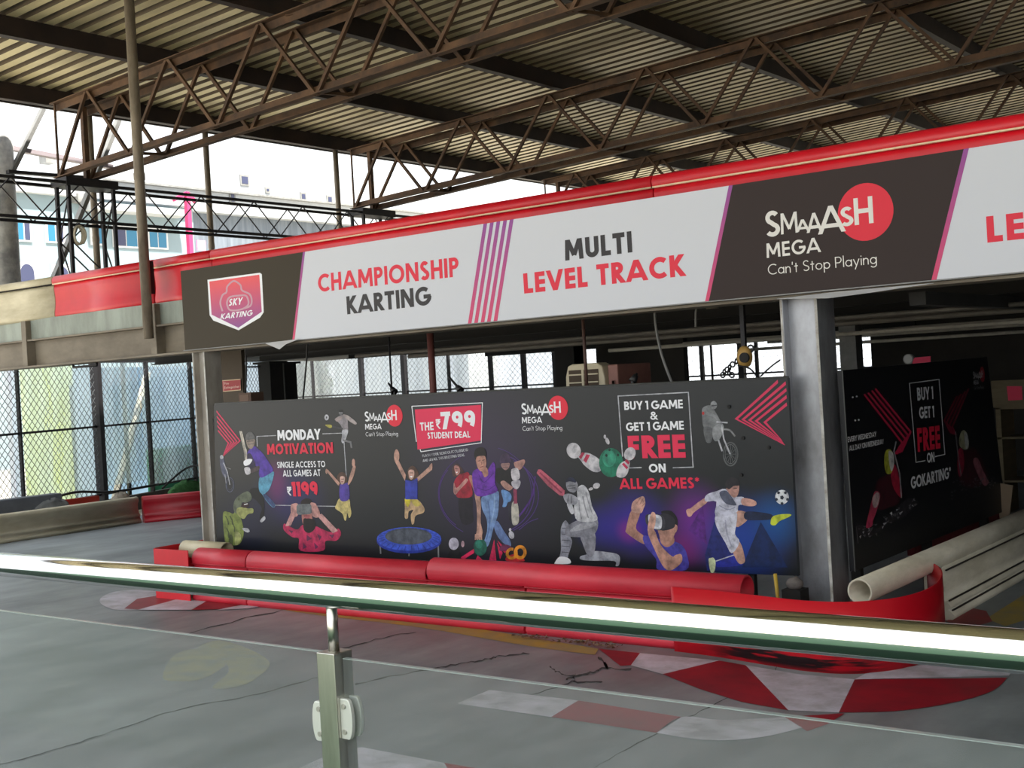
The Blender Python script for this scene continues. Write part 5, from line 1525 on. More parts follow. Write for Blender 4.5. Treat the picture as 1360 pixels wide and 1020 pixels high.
fl_ = thing('chain_link_fence', 'chain link fence with dark posts beyond the beige barrier, left', 'fence', (-15.25, 8.66, 0))
L0 = FA - FD*1.2
FLEN = 9.8
ZB, ZT, ZM = 0.33, 2.3, 1.34
chain_link(fl_, L0, FD, FLEN, ZB, ZT, 0.118, 0.003)
for px, w in ((28, 0.045), (133, 0.13), (200, 0.06), (258, 0.06)):
    p = fence_pt(px, 600)
    mb = MB(); mb.beam((p.x, p.y, 0), (p.x, p.y, ZT), w, w*0.8, M_BLACKSTEEL, up=(FD.x, FD.y, 0)); mb.build('post', fl_)
for z in (ZB, ZM, ZT):
    a, b = L0, L0+FD*FLEN
    MB().beam((a.x, a.y, z), (b.x, b.y, z), 0.03, 0.03, M_BLACKSTEEL).build('rail', fl_)
MB().beam((L0.x, L0.y, 0.12), ((L0+FD*FLEN).x, (L0+FD*FLEN).y, 0.12), 0.1, 0.24, mat('fence_kerb', rgb(92, 86, 80), 0.9, noise=0.3, nscale=4)).build('kerb', fl_)
def sheet_panel(p, q, z0, z1, m, label, seed, off=-0.13, grp='plastic sheets behind the left fence'):
    "a hanging film with soft vertical creases"
    mb = MB()
    rnd = random.Random(seed)
    d = (q-p); n = Vector((d.y, -d.x, 0)).normalized()
    nu, nv = 40, 14
    ph = [rnd.uniform(0, 6.28) for _ in range(4)]
    vs = []
    for j in range(nv+1):
        for i in range(nu+1):
            u, v = i/nu, j/nv
            w = 0.018*math.sin(u*19+ph[0]+v*2)+0.012*math.sin(u*37+ph[1]-v*5)+0.02*math.sin(v*7+u*6+ph[2])*(1-v)
            c = p+d*u+n*(off+w)
            vs.append((c.x, c.y, z0+(z1-z0)*v))
    fs = [(j*(nu+1)+i, j*(nu+1)+i+1, (j+1)*(nu+1)+i+1, (j+1)*(nu+1)+i) for j in range(nv) for i in range(nu)]
    mb.add(vs, fs, m, True)
    tag(mb.build('plastic_sheet'), label, 'plastic sheet', grp)
def fp(px):
    p = fence_pt(px, 600); return Vector((p.x, p.y, 0))
sheet_panel(L0, fp(27), 0.3, 2.32, M_SHEETW, 'pale plastic sheet behind the fence at the far left edge', 1)
sheet_panel(fp(29), fp(131), 0.3, 2.32, M_SHEET, 'plastic sheet glowing yellow green between the thin and thick fence posts', 2)
sheet_panel(fp(135), fp(199), 0.42, 2.32, M_SHEET, 'bluish plastic sheet with a slanting fold right of the thick fence post', 3)
sheet_panel(fp(201), L0+FD*FLEN, 0.3, 2.32, M_SHEET, 'bluish plastic sheet just left of the weathered column', 4)
# a slanting prop behind the third sheet
a, b = fence_pt(150, 630, 0.35), fence_pt(196, 495, 0.35)
tag(MB().beam(a-Vector((0, 0, 0.4)), b, 0.10, 0.05, M_WHITEPLASTIC).build('prop'), 'pale slanting prop seen through the bluish sheet', 'prop')
a = fence_pt(169, 600, 0.3)
tag(MB().beam((a.x, a.y, 0), (a.x, a.y, 2.4), 0.05, 0.05, M_BLACKSTEEL).build('sheet_post'), 'thin dark upright seen through the bluish sheet', 'post')
# what stands outside, behind the sheets
def hoarding(pxa, pxb, off, z0, z1, m, label, cat='hoarding', name='hoarding'):
    a, b = fence_pt(pxa, 600, off), fence_pt(pxb, 600, off)
    tag(MB().beam((a.x, a.y, (z0+z1)/2), (b.x, b.y, (z0+z1)/2), 0.06, z1-z0, m).build(name), label, cat)
hoarding(34, 104, 1.6, 0, 2.35, mat('yellow_green_board', rgb(158, 170, 84), 0.8, noise=0.2, nscale=1.5), 'yellow green board outside behind the second sheet')
hoarding(104, 134, 1.4, 0, 2.3, mat('grey_blue_board', rgb(116, 134, 146), 0.8), 'grey blue board outside beside the yellow green one')
hoarding(136, 300, 1.9, 0, 2.3, mat('blue_tarpaulin', rgb(88, 116, 140), 0.7, noise=0.35, nscale=1.2), 'blue tarpaulin stretched outside behind the right hand sheets', 'tarpaulin', 'tarpaulin')
hoarding(196, 300, 0.7, 0, 0.85, mat('teal_netting', rgb(40, 130, 96), 0.9, noise=0.3, nscale=6), 'low teal netting outside at the foot of the blue tarpaulin', 'netting', 'netting')
hoarding(14, 28, 1.2, 0, 2.3, mat('grey_post_paint', rgb(140, 146, 156), 0.8), 'grey pier outside behind the leftmost sheet', 'pier', 'pier')

# back fence below the far edge of the deck
bf = thing('chain_link_fence', 'far chain link fence seen above the long mural', 'fence', (-12, 18.5, 0))
BX0, BX1 = -20.5, -6.4
chain_link(bf, Vector((BX0, 18.5, 0)), Vector((1, 0, 0)), BX1-BX0, 0.9, 2.5, 0.12, 0.0022)
for px, w in ((415, 0.05), (480, 0.09), (537, 0.10), (596, 0.05), (652, 0.07), (696, 0.08), (738, 0.08), (795, 0.04), (933, 0.06), (946, 0.03), (986, 0.1), (1006, 0.05)):
    p = at(px, 495, 'y', 18.5)
    MB().beam((p.x, 18.5, 0), (p.x, 18.5, 2.5), w, w, M_BLACKSTEEL).build('post', bf)
for z in (0.9, 1.56):
    MB().beam((BX0, 18.5, z), (BX1, 18.5, z), 0.03, 0.03, M_BLACKSTEEL).build('rail', bf)
bb = [BX0]+[at(px, 495, 'y', 18.5).x for px in (480, 596, 738)]
for i, l in enumerate(('white plastic sheet on the far fence with a tree shadowed behind', 'white plastic sheet on the far fence behind the red brown pipe', 'white plastic sheet on the far fence left of the dark post')):
    sheet_panel(Vector((bb[i]+0.03, 18.62, 0)), Vector((bb[i+1]-0.03, 18.62, 0)), 0.8, 2.5, M_SHEETW, l, 20+i, 0.0, 'plastic sheets on the far fence')
# tree behind the far fence
rnd = random.Random(5)
tr = thing('tree', 'dark leafy tree blurred behind the far fence sheet', 'tree', (-24.5, 22.3, 0))
MB().tube([(-24.5, 22.3, -0.02), (-24.45, 22.3, 1.0), (-24.5, 22.35, 2.2)], [0.12, 0.1, 0.06], mat('bark', rgb(84, 70, 58), 0.9), 8).build('trunk', tr)
lm = MB()
M_LEAFG = mat('tree_leaf', rgb(40, 64, 44), 0.7, noise=0.5, nscale=20)
cc = at(412, 505, 'y', 19.5)
for i in range(2600):
    a, b, r_ = rnd.uniform(0, 6.28), math.acos(rnd.uniform(-1, 1)), rnd.random()**0.4
    c = Vector((cc.x+0.5*r_*math.sin(b)*math.cos(a), cc.y+0.5*r_*math.sin(b)*math.sin(a), 1.75+0.72*r_*math.cos(b)))
    u = Vector((rnd.uniform(-1, 1), rnd.uniform(-1, 1), rnd.uniform(-1, 1))).normalized()
    v = u.cross(Vector((0.3, 0.5, 0.8))).normalized()
    lm.add([c-u*0.07, c+v*0.03, c+u*0.07, c-v*0.03], [(0, 1, 2, 3)], M_LEAFG)
o = lm.build('foliage', tr, fix=False)
tr.location = (cc.x, cc.y, 0)
for ch in tr.children:
    if ch.name.startswith('foliage'): ch.location = Vector((0, 0, 0))+Vector((-24.5-cc.x, 22.3-cc.y, 0))

# ================================================================== UNDER THE DECK
def dark_col(pxa, pxb, y, label, m=M_DARK):
    a, b = at(pxa, 500, 'y', y).x, at(pxb, 500, 'y', y).x
    t = thing('deck_post', label, 'post', ((a+b)/2, y, 0), 'dark posts under the deck')
    MB().box((a, y, 0), (b, y+0.25, 2.15), m).build('shaft', t, bevel=0.006)
    MB().box((a-0.05, y-0.05, 2.12), (b+0.05, y+0.3, 2.15), m).build('cap_plate', t)
dark_col(343, 359, 12.2, 'dark deck post just right of the extinguisher sign')
dark_col(362, 378, 12.9, 'dark deck post beside the first one, nearer the trees')
dark_col(738, 764, 14.2, 'dark deck post left of the beige air cooler')
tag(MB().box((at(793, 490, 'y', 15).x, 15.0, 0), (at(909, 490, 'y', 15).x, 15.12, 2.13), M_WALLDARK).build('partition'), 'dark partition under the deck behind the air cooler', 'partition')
tag(MB().box((at(1116, 480, 'y', 14).x, 14.0, 0), (at(1138, 480, 'y', 14).x, 14.2, 2.13), M_GREYSTEEL).build('partition_pier'), 'grey pier in the gap right of the grey column', 'pier')
M_BROWNWALL = mat('brown_board', rgb(92, 80, 66), 0.8, noise=0.2, nscale=2)
xa, xb = at(272, 500, 'y', 7.75).x, at(322, 500, 'y', 7.75).x
tag(MB().box((xa, 7.75, 0), (xb, 7.79, 2.14), M_BROWNWALL).build('partition'), 'brown board partition behind the weathered column', 'partition')
# fire point sign on it
t = thing('safety_sign', 'small red sign with pale border on the brown board partition', 'sign', (at(303, 512, 'y', 7.74).x, 7.74, 1.77))
SFP = Plane('y', 7.735, (0, -1, 0)); ks = Crop(SFP, 240, 430, 7.5556)
m1 = MB(); put_poly(m1, ks, [(352, 572), (600, 552), (604, 668), (358, 690)], mat('sign_cream', rgb(206, 176, 140), 0.5), 0.5, False); m1.build('border', t, fix=False)
m1 = MB(); put_poly(m1, ks, [(366, 580), (602, 562), (600, 660), (370, 680)], ink(164, 34, 40), 1.5, False); m1.build('face', t, fix=False)
m1 = MB()
put_text(m1, ks, 'Fire', (440, 612), (484, 608), (440, 588), ink(226, 190, 176), 3, 0.14)
put_text(m1, ks, 'Extinguisher', (440, 654), (590, 640), (440, 628), ink(226, 190, 176), 3, 0.14)
put_line(m1, ks, [(430, 580), (432, 672)], 4, ink(226, 190, 176), 3)
put_ring(m1, ks, (396, 640), 10, 26, 5, ink(226, 190, 176), 3); put_line(m1, ks, [(396, 612), (396, 594), (412, 596)], 5, ink(226, 190, 176), 3)
m1.build('lettering', t, fix=False)
a, b = at(317, 533, 'y', 7.6), at(333, 521, 'y', 7.6)
t = thing('junction_box', 'small brown box on the partition edge under the red sign', 'box', ((a.x+b.x)/2, 7.6, a.z))
MB().box((a.x, 7.6, a.z-0.08), (b.x, 7.755, b.z), mat('brown_box', rgb(98, 74, 60), 0.7)).build('body', t, bevel=0.004)
MB().box((a.x+0.02, 7.597, a.z-0.05), (b.x-0.03, 7.6, b.z-0.02), mat('brown_box_lid', rgb(120, 94, 78), 0.7)).build('lid', t)
# hanging rods, cable and pipes near the sign
p0 = at(571, 440, 'y', 7.5); 
tag(MB().tube([(p0.x, 7.5, 2.29), (p0.x, 7.5, 0.0)], 0.028, mat('red_brown_pipe', rgb(104, 58, 52), 0.6), 10).build('standpipe'), 'red brown standpipe rising behind the student offer', 'pipe')
p0 = at(517, 460, 'y', 7.6)
tag(MB().tube([(p0.x, 7.6, 2.29), (p0.x, 7.6, 1.3)], 0.009, M_BLACKSTEEL, 6).build('drop_rod'), 'thin dark drop rod left of the red brown pipe', 'rod')
p0 = at(776, 455, 'y', 7.6)
tag(MB().tube([(p0.x, 7.6, 2.29), (p0.x, 7.6, 1.45)], 0.013, mat('brown_rod', rgb(84, 58, 50), 0.6), 8).build('drop_rod'), 'brown drop rod passing in front of the beige air cooler', 'rod')
def cable(pts, y, r, m, label, name='cable'):
    P = [at(a, b, 'y', y+0.02*i) for i, (a, b) in enumerate(pts)]
    if P[0].z > 1.93: P = [Vector((P[0].x, P[0].y, 2.3))]+P
    tag(MB().tube(arcpts([tuple(p) for p in P], 6), r, m, 6).build(name), label, 'cable')
cable([(409, 442), (407, 480), (401, 545)], 7.5, 0.008, M_BLACKCABLE, 'black cable dangling right of the dark posts')
cable([(326, 460), (327, 490), (326, 522)], 7.5, 0.008, M_BLACKCABLE, 'black cable running down to the small brown box')
cable([(869, 408), (872, 440), (880, 475), (893, 510)], 7.6, 0.011, mat('grey_flex', rgb(120, 118, 114), 0.6), 'grey flexible cable hanging right of the air cooler')
cable([(925, 402), (924, 418), (924, 434)], 7.6, 0.009, mat('grey_flex', rgb(120, 118, 114), 0.6), 'short grey cable end under the sign')
cable([(314, 483), (325, 487), (345, 487)], 7.9, 0.008, M_BLACKCABLE, 'black cable sagging towards the dark posts')
for px, pz, l in ((902, 408, 'black lamp holder under the deck near the short grey cable'), (946, 410, 'grey ribbed connector under the deck left of the grey column')):
    p = at(px, pz, 'y', 8.0)
    t = thing('lamp_holder', l, 'fitting', tuple(p))
    MB().tube([(p.x, 8.0, 2.3), (p.x, 8.0, p.z)], 0.045, M_GREYPIPE if px > 920 else M_BLACKSTEEL, 12).build('body', t)
    MB().tube([(p.x, 8.0, p.z+0.04), (p.x, 8.0, p.z+0.055)], 0.052, M_BLACKSTEEL, 12).build('collar', t)
# gooseneck work lamps standing on the mural top
for (bx, by, tx, ty, l) in ((524, 521, 516, 509, 'small black lamp leaning left on top of the long mural'), (612, 519, 596, 500, 'small black lamp leaning left, right of the red brown pipe'), (840, 507, 846, 496, 'small black lamp leaning right beside the air cooler')):
    a, b = at(bx, by, 'y', 7.05), at(tx, ty, 'y', 7.08)
    t = thing('clip_lamp', l, 'lamp', tuple(a), 'clip lamps along the mural top')
    MB().tube([a-Vector((0, 0, 0.05)), a, b], [0.012, 0.012, 0.008], M_BLACKCABLE, 8).build('arm', t)
    d = (b-a).normalized()
    MB().tube([a, a+d*0.05], [0.03, 0.018], M_BLACKCABLE, 10).build('head', t)
# air cooler
t = thing('air_cooler', 'beige air cooler with a brown louvred back standing behind the long mural', 'air cooler', (at(775, 500, 'y', 7.9).x, 7.9, 0))
M_COOL = mat('cooler_beige', rgb(206, 192, 160), 0.5, noise=0.12, nscale=6)
M_COOLB = mat('cooler_brown', rgb(150, 104, 92), 0.6, noise=0.2, nscale=8)
YC = 7.8
a, b = at(750, 500, 'y', YC), at(803, 481, 'y', YC)
zt = b.z+0.0
rr = []
for i, (u, v) in enumerate(((0.06, 0), (0.0, 0.25), (0.02, 0.8), (0.09, 0.97), (0.2, 1.0), (0.8, 1.0), (0.92, 0.95), (0.98, 0.75), (1.0, 0.2), (1.02, 0))):
    rr.append((a.x+(b.x-a.x)*u, 1.30+(zt-1.30)*v))
mb = MB()
mb.prism(rr, (0, YC, 0), (1, 0, 0), (0, 0, 1), (0, 1, 0), 0.14, M_COOL)
mb.build('housing', t, bevel=0.01)
gx0, gx1 = at(756, 500, 'y', YC).x, at(795, 500, 'y', YC).x
gz1 = at(775, 491, 'y', YC).z
MB().box((gx0, YC-0.004, 1.36), (gx1, YC+0.002, gz1), mat('grille_dark', rgb(70, 54, 36), 0.7)).build('grille_recess', t)
for i in range(6):
    z = 1.40+i*(gz1-1.40)/5.6
    MB().box((gx0, YC-0.014, z-0.005), (gx1, YC-0.003, z+0.005), M_COOL).build('louvre', t)
MB().box(((gx0+gx1)/2-0.01, YC-0.016, 1.36), ((gx0+gx1)/2+0.01, YC-0.002, gz1), M_COOL).build('grille_bar', t)
c = at(832, 500, 'y', YC+0.14)
MB().box((b.x+0.01, YC+0.02, 1.30), (c.x, YC+0.5, zt-0.02), M_COOLB).build('back_panel', t, bevel=0.01)
fn = MB()
for i in range(9):
    x = b.x+0.05+i*(c.x-b.x-0.08)/9
    fn.box((x, YC+0.005, 1.34), (x+0.009, YC+0.02, zt-0.14), mat('fin_light', rgb(150, 110, 98), 0.6))
fn.build('fins', t)
for x in (a.x+0.03, c.x-0.03):
    for y in (YC+0.04, YC+0.44):
        MB().beam((x, y, 0), (x, y, 1.30), 0.04, 0.04, M_DARK).build('stand_leg', t)
# chain hoist
t = thing('chain_hoist', 'yellow chain hoist hanging by the grey column above the mural', 'chain hoist', tuple(at(989, 470, 'y', 7.5)))
M_HOIST = mat('hoist_yellow', rgb(176, 138, 72), 0.5, noise=0.25, nscale=10)
c = at(989, 474, 'y', 7.5)
MB().ball(c, 0.062, M_HOIST, 18, 12, (0.9, 0.62, 1.2)).build('gear_case', t)
MB().tube([c+Vector((0.018, -0.048, -0.005)), c+Vector((0.018, -0.03, -0.005))], 0.034, M_DARK, 16).build('face_plate', t)
def ring(c, R, r, m, ax='y', n=14):
    pts = []
    for i in range(n):
        a = 2*math.pi*i/n
        pts.append(c+(Vector((R*math.cos(a), 0, R*math.sin(a))) if ax == 'y' else Vector((0, R*math.cos(a), R*math.sin(a)))))
    return MB().tube(pts, r, m, 8, closed=True)
ring(at(997, 463, 'y', 7.5), 0.022, 0.007, M_BLACKSTEEL).build('top_hook', t)
MB().beam((c.x-0.03, 7.56, 2.29), (c.x-0.03, 7.56, c.z+0.03), 0.03, 0.03, M_BLACKSTEEL).build('hanger', t)
ch = [(978, 480), (973, 484), (969, 488), (966, 491), (968, 495), (972, 498), (962, 494), (960, 498)]
for i, q_ in enumerate(ch):
    ring(at(q_[0], q_[1], 'y', 7.5), 0.017, 0.006, M_BLACKSTEEL, 'y' if i % 2 else 'x', 12).build('chain_link', t)
cable([(981, 486), (995, 489), (1005, 499), (1012, 504)], 7.4, 0.006, M_BLACKCABLE, 'black cable looping right from the chain hoist')
cable([(1036, 478), (1024, 487), (1010, 500)], 7.4, 0.006, M_BLACKCABLE, 'black cable slanting down from the grey column to the mural top')

# dim bay right of the side mural
M_PLY = mat('dull_plywood', rgb(120, 108, 84), 0.8, noise=0.25, nscale=3, stretch=(1, 1, 6))
M_PINKCARD = mat('pink_card', rgb(236, 70, 100), 0.7)
def vpl(pts, y, th, m, name, label, cat):
    P = [at(a, b, 'y', y) for a, b in pts]
    n = len(P); q = [p+Vector((0, th, 0)) for p in P]
    mb = MB().add(P+q, [tuple(range(n)), tuple(range(2*n-1, n-1, -1))]+[(i, (i+1) % n, n+(i+1) % n, n+i) for i in range(n)], m)
    return tag(mb.build(name), label, cat)
t = thing('stock_rack', 'dull wooden rack standing beyond the end of the side mural', 'rack', (at(1345, 520, 'y', 13.3).x, 13.3, 0))
YR = 13.3
xa, xb = at(1317, 520, 'y', YR).x, at(1400, 520, 'y', YR).x
z0, z1 = at(1340, 541, 'y', YR).z, at(1340, 505, 'y', YR).z
MB().box((xa, YR, z0), (xb, YR+0.03, z1), M_PLY).build('board', t)
for x in (xa+0.02, xb-0.05):
    MB().box((x, YR+0.03, 0), (x+0.05, YR+0.5, z1-0.01), M_PLY).build('side_panel', t)
for z in (0.35, 0.8, z0):
    MB().box((xa+0.02, YR+0.03, z-0.02), (xb, YR+0.5, z), M_PLY).build('shelf', t)
vpl([(1337, 513), (1357, 513), (1358, 531), (1339, 532)], 13.29, 0.004, M_PINKCARD, 'notice_card', 'pink card pinned on the wooden rack', 'card')
vpl([(1214, 475), (1236, 473), (1236, 481), (1211, 484)], 9.6, 0.004, M_PINKCARD, 'notice_card', 'pink card showing over the top of the side mural', 'card')
gp = at(1206, 477, 'y', 9.6)
t = thing('gauge', 'round pale gauge beside the pink card over the side mural', 'gauge', tuple(gp))
MB().tube([gp, gp+Vector((0, 0.05, 0))], 0.04, mat('gauge_case', rgb(150, 148, 140), 0.5), 18).build('case', t)
MB().tube([gp-Vector((0, 0.004, 0)), gp], 0.033, mat('gauge_face', rgb(196, 194, 186), 0.5), 18).build('dial', t)
t = thing('shelf_unit', 'dark shelf behind the side mural carrying the round gauge', 'shelf', (-3.9, 9.7, 0))
MB().box((-4.4, 9.62, 1.5), (-3.15, 10.0, 1.53), M_DARK).build('board', t)
for x in (-4.38, -3.2):
    MB().box((x, 9.64, 0), (x+0.04, 9.98, 1.5), M_DARK).build('leg', t)
MB().tube([(gp.x, 9.65, 1.53), (gp.x, 9.65, gp.z)], 0.012, M_DARK, 8).build('stem', t)
t = thing('workbench', 'low workbench with pale papers beyond the side mural', 'bench', (-2.6, 12.5, 0))
MB().box((-3.2, 12.25, 0.72), (-1.6, 12.95, 0.75), M_PLY).build('top', t)
for x in (-3.15, -1.68):
    for y in (12.29, 12.87):
        MB().box((x, y, 0), (x+0.05, y+0.05, 0.72), M_DARK).build('leg', t)
tag(MB().box((-2.9, 12.35, 0.75), (-2.5, 12.65, 0.762), mat('paper', rgb(206, 204, 196), 0.8)).build('paper_stack'), 'pale paper stack lying on the low workbench', 'paper')
tag(MB().box((-2.3, 12.4, 0.75), (-1.95, 12.7, 0.95), M_DARK).build('tool_box', bevel=0.01), 'dark tool box on the low workbench', 'box')
tag(MB().beam((-3.13, 8.5, 0.36), (-3.13, 10.6, 0.36), 0.05, 0.10, mat('maroon_board', rgb(120, 34, 44), 0.7, noise=0.3, nscale=5)).build('timber_board'), 'maroon timber board under the bottom edge of the side mural', 'board')
for y in (7.35, 8.6, 9.9):
    MB().box((-3.09, y, 0), (-3.031, y+0.05, 0.62), M_DARK).build('support_post', side)
vpl([(1320, 640), (1345, 645), (1340, 690), (1328, 690)], 10.2, 0.02, mat('cardboard', rgb(122, 104, 84), 0.8), 'cardboard_offcut', 'brown cardboard offcut standing at the end of the side mural', 'cardboard')
tag(MB().tube([(-3.40, 6.98, 0.02), (-3.40, 6.93, 0.42)], 0.012, mat('yellow_rod', rgb(206, 170, 60), 0.5), 8).build('yellow_rod'), 'yellow rod leaning under the mural left of the grey column', 'rod')
rb = MB(); rb.ball((-3.27, 6.92, 0.37), 0.055, mat('grey_rag', rgb(120, 112, 108), 0.9, noise=0.4, nscale=14), 12, 8, (1, 0.8, 0.7))
rb.box((-3.33, 6.86, 0.0), (-3.21, 6.98, 0.34), M_DARK)
tag(rb.build('rag'), 'grey rag stuffed at the foot of the grey column', 'rag')

# clutter between the beige barrier and the fence
def lump(c, r, sc, m, name, label, cat, seed):
    rnd = random.Random(seed)
    mb = MB().ball(c, r, m, 18, 12, sc)
    mb.v = [v+Vector((rnd.uniform(-1, 1), rnd.uniform(-1, 1), rnd.uniform(-1, 1)))*r*0.10 for v in mb.v]
    return tag(mb.build(name), label, cat)
M_CLOTH = mat('grey_cloth', rgb(128, 130, 130), 0.9, noise=0.3, nscale=9)
lump((-14.95, 9.25, 0.30), 0.2, (0.6, 1.5, 0.9), M_CLOTH, 'cloth_bundle', 'crumpled grey cloth bundle lying behind the beige barrier', 'cloth', 4)
a = at(45, 662, 'x', -15.0)
tag(MB().box((-15.1, a.y-0.55, 0.0), (-14.9, a.y+0.35, 0.52), mat('slate_block', rgb(104, 108, 116), 0.8, noise=0.2, nscale=5)).build('concrete_block', bevel=0.01), 'slate grey block behind the beige barrier at the left', 'block')
lump((-14.95, 10.35, 0.33), 0.13, (0.7, 1.0, 0.8), mat('pale_rag', rgb(170, 160, 146), 0.9, noise=0.4, nscale=10), 'rag', 'pale rag where the beige and dark red barriers meet', 'rag', 9)
lump((-15.1, 11.6, 0.30), 0.26, (0.5, 1.3, 0.6), mat('green_net_heap', rgb(66, 120, 66), 0.9, noise=0.4, nscale=16), 'net_heap', 'green netting heap behind the dark red barrier', 'netting', 12)
tag(MB().tube(arcpts([(-15.0, 9.3, 0.45), (-15.02, 9.7, 0.5), (-15.05, 10.3, 0.44), (-15.25, 11.2, 0.45)], 6), 0.018, M_BLACKCABLE, 8).build('hose'), 'black hose draped behind the barrier over the grey cloth', 'hose')
tag(MB().tube(arcpts([(-15.3, 11.3, 0.38), (-15.5, 11.9, 0.62), (-15.9, 12.6, 0.62), (-16.2, 13.2, 0.7)], 6), 0.016, M_BLACKCABLE, 8).build('hose'), 'black hose arching above the green netting', 'hose')

# ================================================================== HANGING PIPES AND PROPS UNDER THE ROOF
def vpipe(x, y, z0, z1, r, m, label, name='hanging_pipe'):
    t = thing(name, label, 'pipe', (x, y, z0), 'upright pipes below the roof')
    MB().tube([(x, y, z0), (x, y, z1)], r, m, 14, False).build('tube', t, solid=0.006)
    zz = z0+0.45*(z1-z0)
    MB().tube([(x, y, zz-0.03), (x, y, zz+0.03)], r*1.18, m, 14, False).build('joint', t)
p = at(183, 200, 'y', 6.93)
vpipe(p.x, 6.93, 2.25, roof_z(p.x)-0.2, 0.043, M_GREYPIPE, 'thick weathered pipe hanging in front of the red barrier left of the sign')
MB().box((p.x-0.05, 6.97, 2.96), (p.x-0.043, 7.06, 2.66), M_BLACKSTEEL).build('clamp_bracket', bpy.data.objects['hanging_pipe'])
for (pxm, pym, l) in ((276, 240, 'grey pipe standing behind the red barrier before the gabled building'), (448, 250, 'grey pipe behind the red barrier left of the second truss end'), (120, 190, 'pipe standing among the legs of the nearest lattice column')):
    q = at(pxm, pym, 'x', -13.62)
    vpipe(-13.62, q.y, 2.45, roof_z(-13.6)-0.2, 0.038, M_GREYPIPE, l, 'support_pipe')
# round column at the far left
q = at(-2, 250, 'x', -14.35)
t = thing('round_column', 'thick round grey column at the left edge of the photo', 'column', (-14.35, q.y, 2.45))
MB().box((-14.65, q.y-0.3, 2.3), (-13.85, q.y+0.3, 2.45), M_SOFFIT).build('bracket_plate', t)
MB().tube([(-14.35, q.y, 2.45), (-14.35, q.y, 5.55)], 0.2, mat('mottled_concrete', rgb(204, 202, 198), 0.8, col2=rgb(138, 138, 138), nscale=4), 24).build('shaft', t)
MB().tube([(-14.35, q.y, 2.6), (-14.35, q.y, 2.66)], 0.215, M_GREYSTEEL, 24).build('band', t)
def prop_(pa, pb, X, w, m, label, name='roof_prop', cat='prop', extra=0.0):
    a, b = at(pa[0], pa[1], 'x', X), at(pb[0], pb[1], 'x', X)
    if extra: b = b+(b-a)*extra
    tag(MB().beam(a, b, w, w*0.6, m).build(name), label, cat)
prop_((157, 160), (60, 398), -14.2, 0.09, M_GREYSTEEL, 'long slanting grey prop behind the nearest lattice column', extra=0.12)
prop_((57, 145), (18, 224), -14.2, 0.08, M_GREYSTEEL, 'short slanting grey prop beside the round column', extra=0.1)
prop_((10, 196), (148, 222), -14.3, 0.09, mat('mauve_beam', rgb(150, 140, 146), 0.7), 'pale horizontal beam between the round column and the lattice column', 'tie_beam', 'beam')
prop_((10, 228), (110, 236), -14.1, 0.07, M_BLACKSTEEL, 'dark horizontal beam below the pale one at left', 'tie_beam', 'beam')
# coil of rope on the lattice column
q = at(103, 313, 'x', -13.12)
rp = MB()
rnd = random.Random(2)
for k in range(4):
    pts = []
    for i in range(18):
        a = 2*math.pi*i/18
        pts.append(q+Vector((0.02*k, 0.06*math.cos(a)*(1+0.1*k), 0.11*math.sin(a)+rnd.uniform(-.008, .008))))
    rp.tube(pts, 0.009, mat('pale_rope', rgb(188, 180, 160), 0.9), 6, closed=True)
tag(rp.build('rope_coil'), 'coil of pale rope hung on the nearest lattice column', 'rope')

# ================================================================== BUILDINGS BEYOND
b1_ = thing('apartment_building', 'pale blue building with blue window panes beyond the left eave', 'building', (-34, 20, 0))
WX = -32.0
MB().box((-40, 12, -0.02), (WX, 25.4, 7.7), M_PALEBLUE).build('wall', b1_)
MB().box((-40, 12, 7.7), (WX+0.25, 25.4, 7.85), M_WHITEPAINT).build('cornice', b1_)
def win(x0, y0, x1, y1, panes, arched=False):
    a, b = at(x0, y1, 'x', WX+0.02), at(x1, y0, 'x', WX+0.02)
    f = MB()
    f.box((WX, a.y-0.05, a.z-0.05), (WX+0.05, b.y+0.05, b.z+0.05), M_WINFRAME)
    fo = f.build('window', b1_)
    n = len(panes); w = (b.y-a.y)/n
    for i, m in enumerate(panes):
        mb = MB()
        if arched:
            pts = [(a.y+w*i, a.z), (a.y+w*(i+1), a.z)]+[(a.y+w*i+w/2+w/2*math.cos(math.pi*k/8), b.z-0.25+0.25*math.sin(math.pi*k/8)) for k in range(9)]
            mb.add([(WX+0.056, u, v) for u, v in pts], [tuple(range(len(pts)))], m)
        else:
            mb.box((WX+0.05, a.y+w*i+0.02, a.z), (WX+0.06, a.y+w*(i+1)-0.02, b.z), m)
        mb.build('pane', fo)
win(23, 296, 39, 318, [M_PANE, M_PANEDARK])
win(63, 298, 83, 320, [M_PANE, M_PANEDARK])
win(122, 300, 136, 323, [M_PANE])
win(152, 303, 181, 326, [M_PANEDARK, M_PANE])
win(198, 306, 220, 328, [M_PANE, M_PANE])
win(27, 351, 44, 376, [M_PANEDARK], True)
win(72, 354, 90, 380, [M_PANEDARK], True)
for (x0, x1, y0, y1) in ((103, 118, 258, 268), (60, 72, 205, 216)):
    a, b = at(x0, y1, 'x', WX+0.3), at(x1, y0, 'x', WX+0.3)
    MB().box((WX, a.y, a.z), (WX+0.35, b.y, b.z), M_GREYSTEEL).build('air_conditioner', b1_)
a, b = at(110, 279, 'x', WX+0.02), at(235, 286, 'x', WX+0.02)
MB().box((WX, a.y, b.z-0.1), (WX+0.6, b.y, b.z+0.1), M_WHITEPAINT).build('canopy_slab', b1_)
b2_ = thing('industrial_block', 'grey blue industrial block with outside stairs beyond the lattice girder', 'building', (-40, 32, 0))
ZI = at(300, 286, 'x', -38).z
MB().box((-46, 25.8, -0.02), (-38, 46, ZI), M_GREYIND).build('wall', b2_)
MB().box((-46, 25.8, ZI), (-37.6, 46, ZI+0.2), M_WHITEPAINT).build('parapet', b2_)
st = MB()
